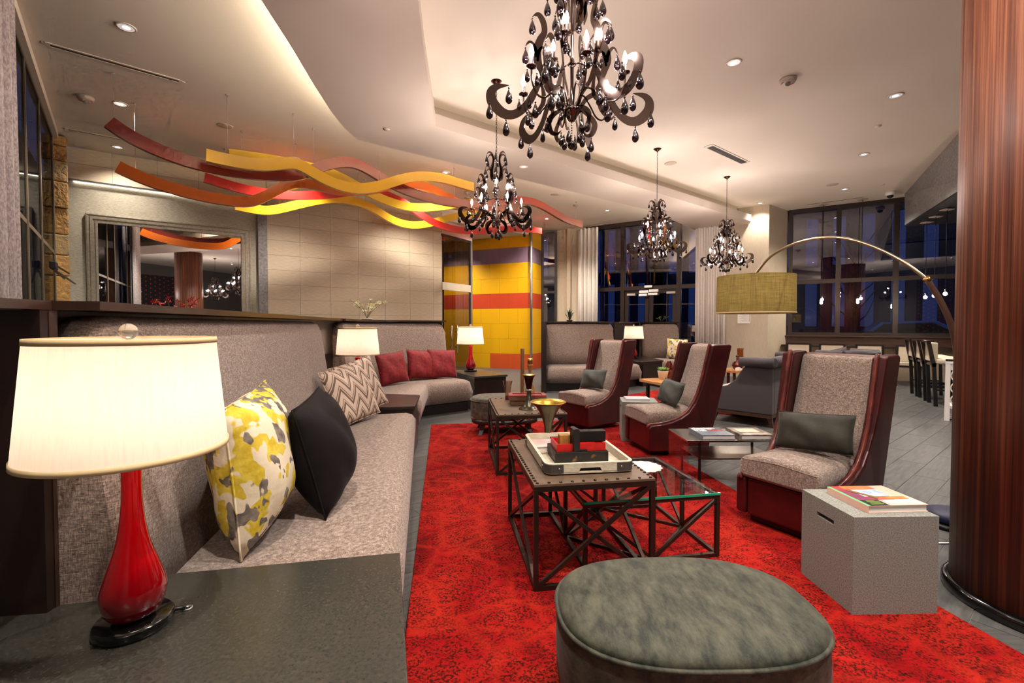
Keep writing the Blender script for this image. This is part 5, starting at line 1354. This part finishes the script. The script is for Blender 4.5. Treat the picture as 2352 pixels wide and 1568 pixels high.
for n, (P0, pts) in WAVES.items():
    m, lab = wmeta[n]; P0 = Vector(P0)
    # smooth and sweep a box section
    sm = list(pts)
    for _ in range(2): sm = [sm[0]] + [((a[0]+2*b[0]+c[0])/4, (a[1]+2*b[1]+c[1])/4) for a, b, c in zip(sm, sm[1:], sm[2:])] + [sm[-1]]
    mid = P0 + WD*sm[len(sm)//2][0]
    t = thing('wave_ribbon', lab, 'sculpture', (mid.x, mid.y, sm[len(sm)//2][1]), 0, 'hanging wave sculpture ribbons')
    rings = []; hh = .072
    for i, (k, z) in enumerate(sm):
        a = sm[max(i-1, 0)]; b = sm[min(i+1, len(sm)-1)]; d = Vector((b[0]-a[0], b[1]-a[1])).normalized(); nn = Vector((-d.y, d.x))*hh
        def q(sg, off): 
            p = P0 + WD*(k+sg*nn.x) + WN*off; return (p.x, p.y, z+sg*nn.y)
        rings.append([q(-1, .03), q(1, .03), q(1, -.03), q(-1, -.03)])
    MB().loft(rings, True, False).build('ribbon', m, t, world=True)
    for k in CAB[n]:
        z = min(sm, key=lambda s: abs(s[0]-k))[1] + .07; p = P0 + WD*k
        MB().tube([(p.x, p.y, z), (p.x, p.y, ZC)], .0025, 5).build('cable', 'cable', t, world=True)
        MB().lathe([(.016, ZC-.012), (.016, ZC-.001)], 12, (p.x, p.y, 0)).build('cable_anchor', 'alu', t, world=True)

# ------------------------------------------------------------------ ceiling fittings
def downlight(loc, label, w=DOWN_W, group='recessed downlights'):
    t = thing('downlight', label, 'ceiling light', loc, 0, group)
    return t
dl_tpl = {'ring': MB().lathe([(.062, -.001), (.062, -.008), (.076, -.008), (.080, -.001)], 28).mesh('trim_ring', 'trim_white'),
          'ref': MB().lathe([(.062, -.007), (.045, -.003), (.0, -.0025)], 28).mesh('reflector', 'reflector'), 'lens': MB().lathe([(.034, -.0035), (.03, -.007), (0, -.008)], 20).mesh('lens', 'downlight')}
spot = bpy.data.lights.new('downlight_spot', 'SPOT'); spot.energy = DOWN_W*4; spot.color = (1, .90, .80); spot.spot_size = R(125); spot.spot_blend = .9; spot.shadow_soft_size = .05
DL = [((-3.568, 4.279), 'over the left end of the long banquette'), ((-4.883, 5.741), 'beside the strobe alarm near the dark windows'), ((-6.109, 7.118), 'close to the stone pier'),
      ((2.326, 4.846), 'nearest above the lounge chairs'), ((4.607, 5.536), 'closest to the walnut column'), ((5.685, 7.424), 'in the middle of the row towards the bar'),
      ((6.758, 9.317), 'near the bar windows'), ((5.62, 10.377), 'at the end of the soffit by the linen pier'), ((2.299, 11.046), 'before the entrance doors'),
      ((1.2, 1.2), 'above the green ottoman, out of frame'), ((4.4, 2.4), 'behind the column, out of frame'), ((-3.0, 2.6), 'over the near corner, out of frame'), ((4.5, -2.5), 'behind the camera on one side'), ((7.6, 3.2), 'over the bar side, out of frame'), ((.8, -4.2), 'added near the dotted art panel'),  # unseen downlights, put in as light sources for the room
      ((-1.2, 8.3), 'above the end table, hidden by the soffit'), ((-3.6, 7.6), 'added to wash the tiled wall behind the ribbons'), ((.9, 11.9), 'added in front of the yellow wall'), ((-1.9, 9.3), 'close to the glass doors'), ((-.25, .70), 'added above the near stone table, out of frame'), ((2.6, 1.1), 'added over the column side, out of frame'), ((-.3, 11.3), 'added before the yellow wall and the glass doors')]  # also unseen, put in to brighten the walls and the near furniture
DLZ = {'added inside the room behind the glass doors': 3.70}
DL.append(((-1.9, 12.7), 'added inside the room behind the glass doors'))  # added lamp, brightens the otherwise unlit room behind the glass
spot_low = spot.copy(); spot_low.energy = spot.energy*.3
for (x, y), l in DL:
    t = downlight((x, y, DLZ.get(l, ZC)), 'round recessed downlight ' + l)
    for k in ('ring', 'ref', 'lens'):
        o = bpy.data.objects.new(dl_tpl[k].name.split('.')[0], dl_tpl[k]); COL.objects.link(o); o.parent = t
    o = bpy.data.objects.new('downlight_spot', spot_low if 'linen pier' in l or 'stone pier' in l else spot); COL.objects.link(o); o.parent = t; o.location = (0, 0, -.03)
t = downlight((.175, 6.829, ZS), 'round recessed downlight set in the soffit underside')
for k in ('ring', 'ref', 'lens'):
    o = bpy.data.objects.new(dl_tpl[k].name.split('.')[0], dl_tpl[k]); COL.objects.link(o); o.parent = t
o = bpy.data.objects.new('downlight_spot', spot); COL.objects.link(o); o.parent = t; o.location = (0, 0, -.03)
for (x, y), l in (((-3.976, 6.375), 'above the yellow ribbons'), ((2.706, 7.842), 'between the far chandeliers'), ((.911, 9.688), 'above the end of the maroon ribbon'), ((6.307, 9.028), 'near the bar windows')):
    t = thing('ceiling_speaker', 'flat round speaker grille ' + l, 'speaker', (x, y, ZC), 0, 'ceiling speakers')
    MB().lathe([(.0, -.006), (.088, -.006), (.1, -.001)], 28).build('grille', 'speaker_mesh', t)
t = thing('ceiling_diffuser', 'small square air diffuser in the ceiling beyond the soffit', 'vent', (2.322, 9.818, ZC), .9)
for k, s_ in enumerate((.15, .10, .05)): MB().box(-s_, s_, -s_, s_, -.004-.004*k, -.001-.004*k).build('frame', 'trim_white', t)
for (x, y), l in (((-5.155, 5.567), 'near the dark windows'), ((3.092, 5.167), 'above the settee')):
    t = thing('strobe_alarm', 'white ceiling fire strobe ' + l, 'alarm', (x, y, ZC), .4, 'ceiling strobes')
    MB().lathe([(.085, -.001), (.085, -.02), (.07, -.045), (.0, -.048)], 28).build('housing', 'device_grey', t)
    MB().lathe([(.03, -.046), (.026, -.07), (.01, -.08), (0, -.081)], 16).build('strobe_lens', 'clear_ball', t)
    for a in (0, 2.6): MB().obox((.062*math.cos(a), .062*math.sin(a), -.045), (.04, .012, .006), Matrix.Rotation(a+1.57, 3, 'Z')).build('marking', 'sign_red', t)
for (x, y, z), l in (((5.073, 6.375, ZC), 'in the open ceiling'), ((7.27, 9.0, ZC), 'beside the bar camera'), ((1.793, 9.257, ZC), 'past the soffit'), ((-1.508, 5.532, ZS), 'in the soffit')):
    t = thing('sprinkler_cap', 'tiny round sprinkler cap ' + l, 'sprinkler', (x, y, z), 0, 'sprinkler caps'); MB().lathe([(.04, -.001), (.04, -.008), (0, -.01)], 20).build('cap', 'trim_white', t)
def slot(label, a, b, w=.10):
    a, b = Vector(a), Vector(b); d = b-a; l = d.length; c = (a+b)/2
    t = thing('slot_diffuser', label, 'vent', (c.x, c.y, ZC), math.atan2(d.y, d.x), 'linear slot diffusers')
    for s_ in (-1, 1): MB().box(-l/2, l/2, s_*w/2-.012, s_*w/2+.012, -.008, -.001).build('flange', 'trim_white', t)
    for s_ in (-1, 1): MB().box(s_*l/2-.03, s_*l/2+.03, -w/2+.012, w/2-.012, -.008, -.001).build('end_flange', 'trim_white', t)
    MB().box(-l/2+.03, l/2-.03, -w/2+.012, w/2-.012, -.004, -.001).build('slot', 'slot_dark', t); MB().box(-l/2+.03, l/2-.03, -.006, .006, -.007, -.004).build('blade', 'slot_wood', t)
slot('long slot diffuser above the near end of the banquette', (-4.568, 4.527), (-3.744, 5.232), .07)
slot('thin slot diffuser near the stone pier', (-6.272, 6.459), (-5.762, 6.868), .05)
slot('short wide slot diffuser above the far chandeliers', (3.033, 7.083), (3.974, 7.821), .13)
slot('slot diffuser above the entrance windows', (1.988, 13.0), (2.727, 12.45), .08)
slot('slot diffuser above the bar windows', (6.742, 10.527), (7.596, 9.885), .08)
t = thing('dome_camera', 'white security camera dome near the bar canopy', 'camera', (7.838, 9.498, ZC))
MB().lathe([(.09, -.001), (.09, -.05), (.075, -.075), (.06, -.08)], 24).build('housing', 'white_paint', t); MB().lathe([(.058, -.08), (.05, -.11), (.02, -.13), (0, -.132)], 20).build('dome', 'blackgloss', t)
# pendants
def pendant(label, x, y, z, drop, lit=True):
    t = thing('pendant_light', label, 'pendant', (x, y, z), 0, 'bare bulb pendants')
    MB().box(-.07, .07, -.07, .07, -.02, -.001).build('canopy', 'device_grey', t, bevel=.004)
    MB().tube([(0, 0, -.02), (0, 0, -drop)], .005, 6).build('cord', 'black', t)
    MB().lathe([(.012, -drop-.05), (.014, -drop)], 12).build('socket', 'steel', t); MB().ball((0, 0, -drop-.075), .03, 12, 8).build('light_bulb', 'bulb', t)
    plight('pendant_bulb_light', (0, 0, -drop-.13), 7, WARM, .03, t)
pendant('bare bulb pendant above the window counter, nearest the pier', 7.142, 10.50, ZC, 2.10); pendant('bare bulb pendant above the window counter, next to the bar', 7.70, 10.06, ZC, 2.10)
for i, (x, y) in enumerate(((7.75, 8.55), (7.50, 8.10), (7.22, 7.60))): pendant('bare bulb pendant under the bar canopy, ' + ('farthest', 'middle', 'nearest')[i] + ' of three', x, y, 3.165, 1.33)
for i, (px_, y_, d_) in enumerate(((-.95, 9.55, .12), (-.88, 9.0, .15), (1.46, 10.55, .32))):
    t = thing('cable_spot', 'small disc spot hung on wires, ' + ('first beside the far yellow ribbon end', 'second beside the far yellow ribbon end', 'at the far maroon ribbon end')[i], 'spotlight', (px_, y_, ZC), 0, 'cable spots')
    MB().lathe([(.06, -.001), (.05, -.03), (0, -.032)], 20).build('canopy', 'alu', t); MB().tube([(0, 0, -.03), (0, 0, -d_-.1)], .003, 5).build('cable', 'cable', t); MB().lathe([(.0, -d_-.12), (.06, -d_-.125), (.05, -d_-.10), (0, -d_-.09)], 20).build('disc', 'alu', t)

# ------------------------------------------------------------------ plants and flowers on the ledges
def sprig(name, label, loc, n, h, spread, stem, petal, seed, vase_mat='ceramic'):
    rnd = random.Random(seed); t = thing(name, label, 'flowers', loc)
    MB().lathe([(.05, 0), (.07, .008), (.078, .022), (.062, .024), (0, .016)], 20).build('pot', vase_mat, t)
    fl = MB()
    for k in range(5):
        a = k*1.2566; fl.add([(0, 0, 0), (.016*math.cos(a-.4), .016*math.sin(a-.4), .007), (.026*math.cos(a), .026*math.sin(a), .005), (.016*math.cos(a+.4), .016*math.sin(a+.4), .007)], [(0, 1, 2, 3)])
    fl = fl.mesh('blossom', petal)
    for i in range(n):
        a = rnd.uniform(0, 6.28); s = rnd.uniform(.4, 1)*spread; hh = h*rnd.uniform(.7, 1)
        pts = crom([(0, 0, .016), (s*.3*math.cos(a), s*.3*math.sin(a), .02+hh*.45), (s*.8*math.cos(a), s*.8*math.sin(a), .02+hh*.85), (s*1.1*math.cos(a), s*1.1*math.sin(a), .02+hh)], 4)
        MB().tube(pts, .003, 5).build('twig', stem, t)
        for k in range(4, len(pts)):
            o = bpy.data.objects.new('blossom', fl); COL.objects.link(o); o.parent = t
            o.location = (pts[k][0]+rnd.uniform(-.02, .02), pts[k][1]+rnd.uniform(-.02, .02), pts[k][2]+rnd.uniform(-.01, .02)); o.rotation_euler = (rnd.uniform(-1, 1), rnd.uniform(-1, 1), rnd.uniform(0, 6))
sprig('blossom_branch', 'spray of creamy white blossom branches on the banquette ledge', (-2.02, 6.35, 1.3125), 12, .26, .26, 'twig', 'blossom', 4)
sprig('red_flowers', 'vase of red flowers with curling stems in front of the mirror', (-3.25, 4.42, 1.0), 9, .50, .20, 'leaf', 'flower_red', 7)
fs_ = thing('flower_stand', 'slim dark stand behind the long banquette holding red flowers', 'stand', (-3.25, 4.42, 0)); MB().box(-.15, .15, -.15, .15, .96, 1.0).build('top', 'darkwood', fs_)
for x in (-.12, .12):
    for y in (-.12, .12): MB().box(x-.02, x+.02, y-.02, y+.02, 0, .959).build('leg', 'darkwood', fs_)
sk = thing('spiky_plant', 'spiky green plant in a pot behind the banquette with the end panel', 'plant', (1.18, 9.33, 1.3125))
MB().lathe([(.05, 0), (.07, .025), (.06, .027), (0, .02)], 18).build('pot', 'blackgloss', sk)
bl = MB().add([(0, -.008, 0), (0, .008, 0), (.10, .008, .09), (.10, -.008, .09), (.19, 0, .10)], [(0, 1, 2, 3), (3, 2, 4)]).mesh('blade', 'darkleaf')
for k in range(22):
    o = bpy.data.objects.new('blade', bl); COL.objects.link(o); o.parent = sk; o.location = (0, 0, .02); o.rotation_euler = (0, -R(k*2.6), k*2.4); o.scale = (1.15, 1.4, 1.4)

# ------------------------------------------------------------------ outside at dusk
g = MB().box(-40, 60, -20, 70, -.4, -.13).build('ground', 'asphalt'); g['kind'] = 'structure'
def railing(label, A, D, l, z0=0):
    t = thing('railing', label, 'railing', (A[0], A[1], 0), math.atan2(D[1], D[0]))
    MB().box(0, l, -.02, .02, 1.02, 1.07).build('top_rail', 'black', t); MB().box(0, l, -.015, .015, .12, .15).build('bottom_rail', 'black', t)
    bal = MB().box(-.009, .009, -.009, .009, .15, 1.02).mesh('baluster', 'black'); n = int(l/.13)
    for i in range(n+1):
        o = bpy.data.objects.new('baluster', bal); COL.objects.link(o); o.parent = t; o.location = (i*.13+.03, 0, 0)
    for i in range(int(l/2)+1): MB().box(i*2-.03, i*2+.03, -.03, .03, -.13, 1.1).build('post', 'black', t)
a_ = RA - RN*2.6; railing('dark terrace railing outside the bar windows', tuple(a_-RD*1), tuple(RD), 9)
a_ = FA - FN*3.2; railing('dark terrace railing outside the entrance', tuple(a_), tuple(FD), 6)
def house(label, loc, rz, w, d, h, mat, wm, cols, rows, lit):
    t = thing('building', label, 'building', loc, rz); MB().box(-w/2, w/2, 0, d, -.13, h).build('wall', mat, t)
    MB().box(-w/2-.2, w/2+.2, -.3, d, h, h+.4).build('roof', 'night_wall_dark', t)
    rnd = random.Random(cols*7+rows)
    for i in range(cols):
        for j in range(rows):
            x = -w/2 + w*(i+.5)/cols; z = .9 + (h-1.4)*(j+.06)/rows
            f = MB().box(x-w/cols*.27, x+w/cols*.27, -.05, -.001, z, z+(h-1.4)/rows*.8).build('window', 'night_wall_dark', t)
            MB().box(x-w/cols*.22, x+w/cols*.22, -.06, -.051, z+.06, z+(h-1.4)/rows*.8-.06).build('pane', 'lit_window' if rnd.random() < lit else 'dusk_glow_window', f)
b1 = RA - RN*16 + RD*6; house('pale apartment block across the street beyond the bar windows', (b1.x, b1.y, 0), math.atan2(RD.y, RD.x), 26, 8, 11, 'night_wall', 'lit_window', 22, 3, .08)
b2_ = FA - FN*17 + FD*16.5; house('stone building across the street beyond the entrance doors', (b2_.x, b2_.y, 0), math.atan2(RD.y, RD.x), 18, 8, 12, 'night_wall', 'lit_window', 18, 3, .10)
car = thing('parked_car', 'pale blue car parked outside the bar windows by the railing', 'car', tuple(RA - RN*5.2 + RD*3.0)+(0,), math.atan2(RD.y, RD.x))
pf = [(-2.1, .25), (-2.15, .6), (-1.9, .8), (-1.2, .88), (-.7, 1.32), (.5, 1.38), (1.2, .98), (2.0, .85), (2.2, .6), (2.15, .25)]
n = len(pf); MB().add([(x, -.85, z) for x, z in pf]+[(x, .85, z) for x, z in pf], [tuple(range(n)), tuple(reversed(range(n, 2*n)))]+[(i, (i+1) % n, n+(i+1) % n, n+i) for i in range(n)]).build('body', 'car_paint', car, bevel=.08, seg=3)
for x in (-1.35, 1.35):
    for y in (-.8, .8): MB().lathe([(.33, -.1), (.33, .1)], 20).xf(Matrix.Translation((x, y, .2)) @ Matrix.Rotation(R(90), 4, 'X')).build('wheel', 'black', car)
MB().add([(-1.05, -.87, .9), (1.0, -.87, .98), (.45, -.87, 1.3), (-.65, -.87, 1.26)], [(0, 1, 2, 3)]).build('side_window', 'blackgloss', car)
tre = thing('street_tree', 'dark bare tree standing behind the terrace railing', 'tree', tuple(RA - RN*4.0 + RD*1.6)+(-.1,))
rnd = random.Random(2); MB().tube([(0, 0, 0), (.03, 0, 1.4), (0, .05, 2.6), (.1, 0, 3.8)], [.10, .08, .06, .02], 8).build('trunk', 'tree_dark', tre)
for k in range(14):
    a = k*2.4; z = 1.3+k*.17; MB().tube([(0, 0, z), (.4*math.cos(a), .4*math.sin(a), z+.35), (.8*math.cos(a+.2), .8*math.sin(a+.2), z+.9)], [.03, .018, .005], 5).build('branch', 'tree_dark', tre)
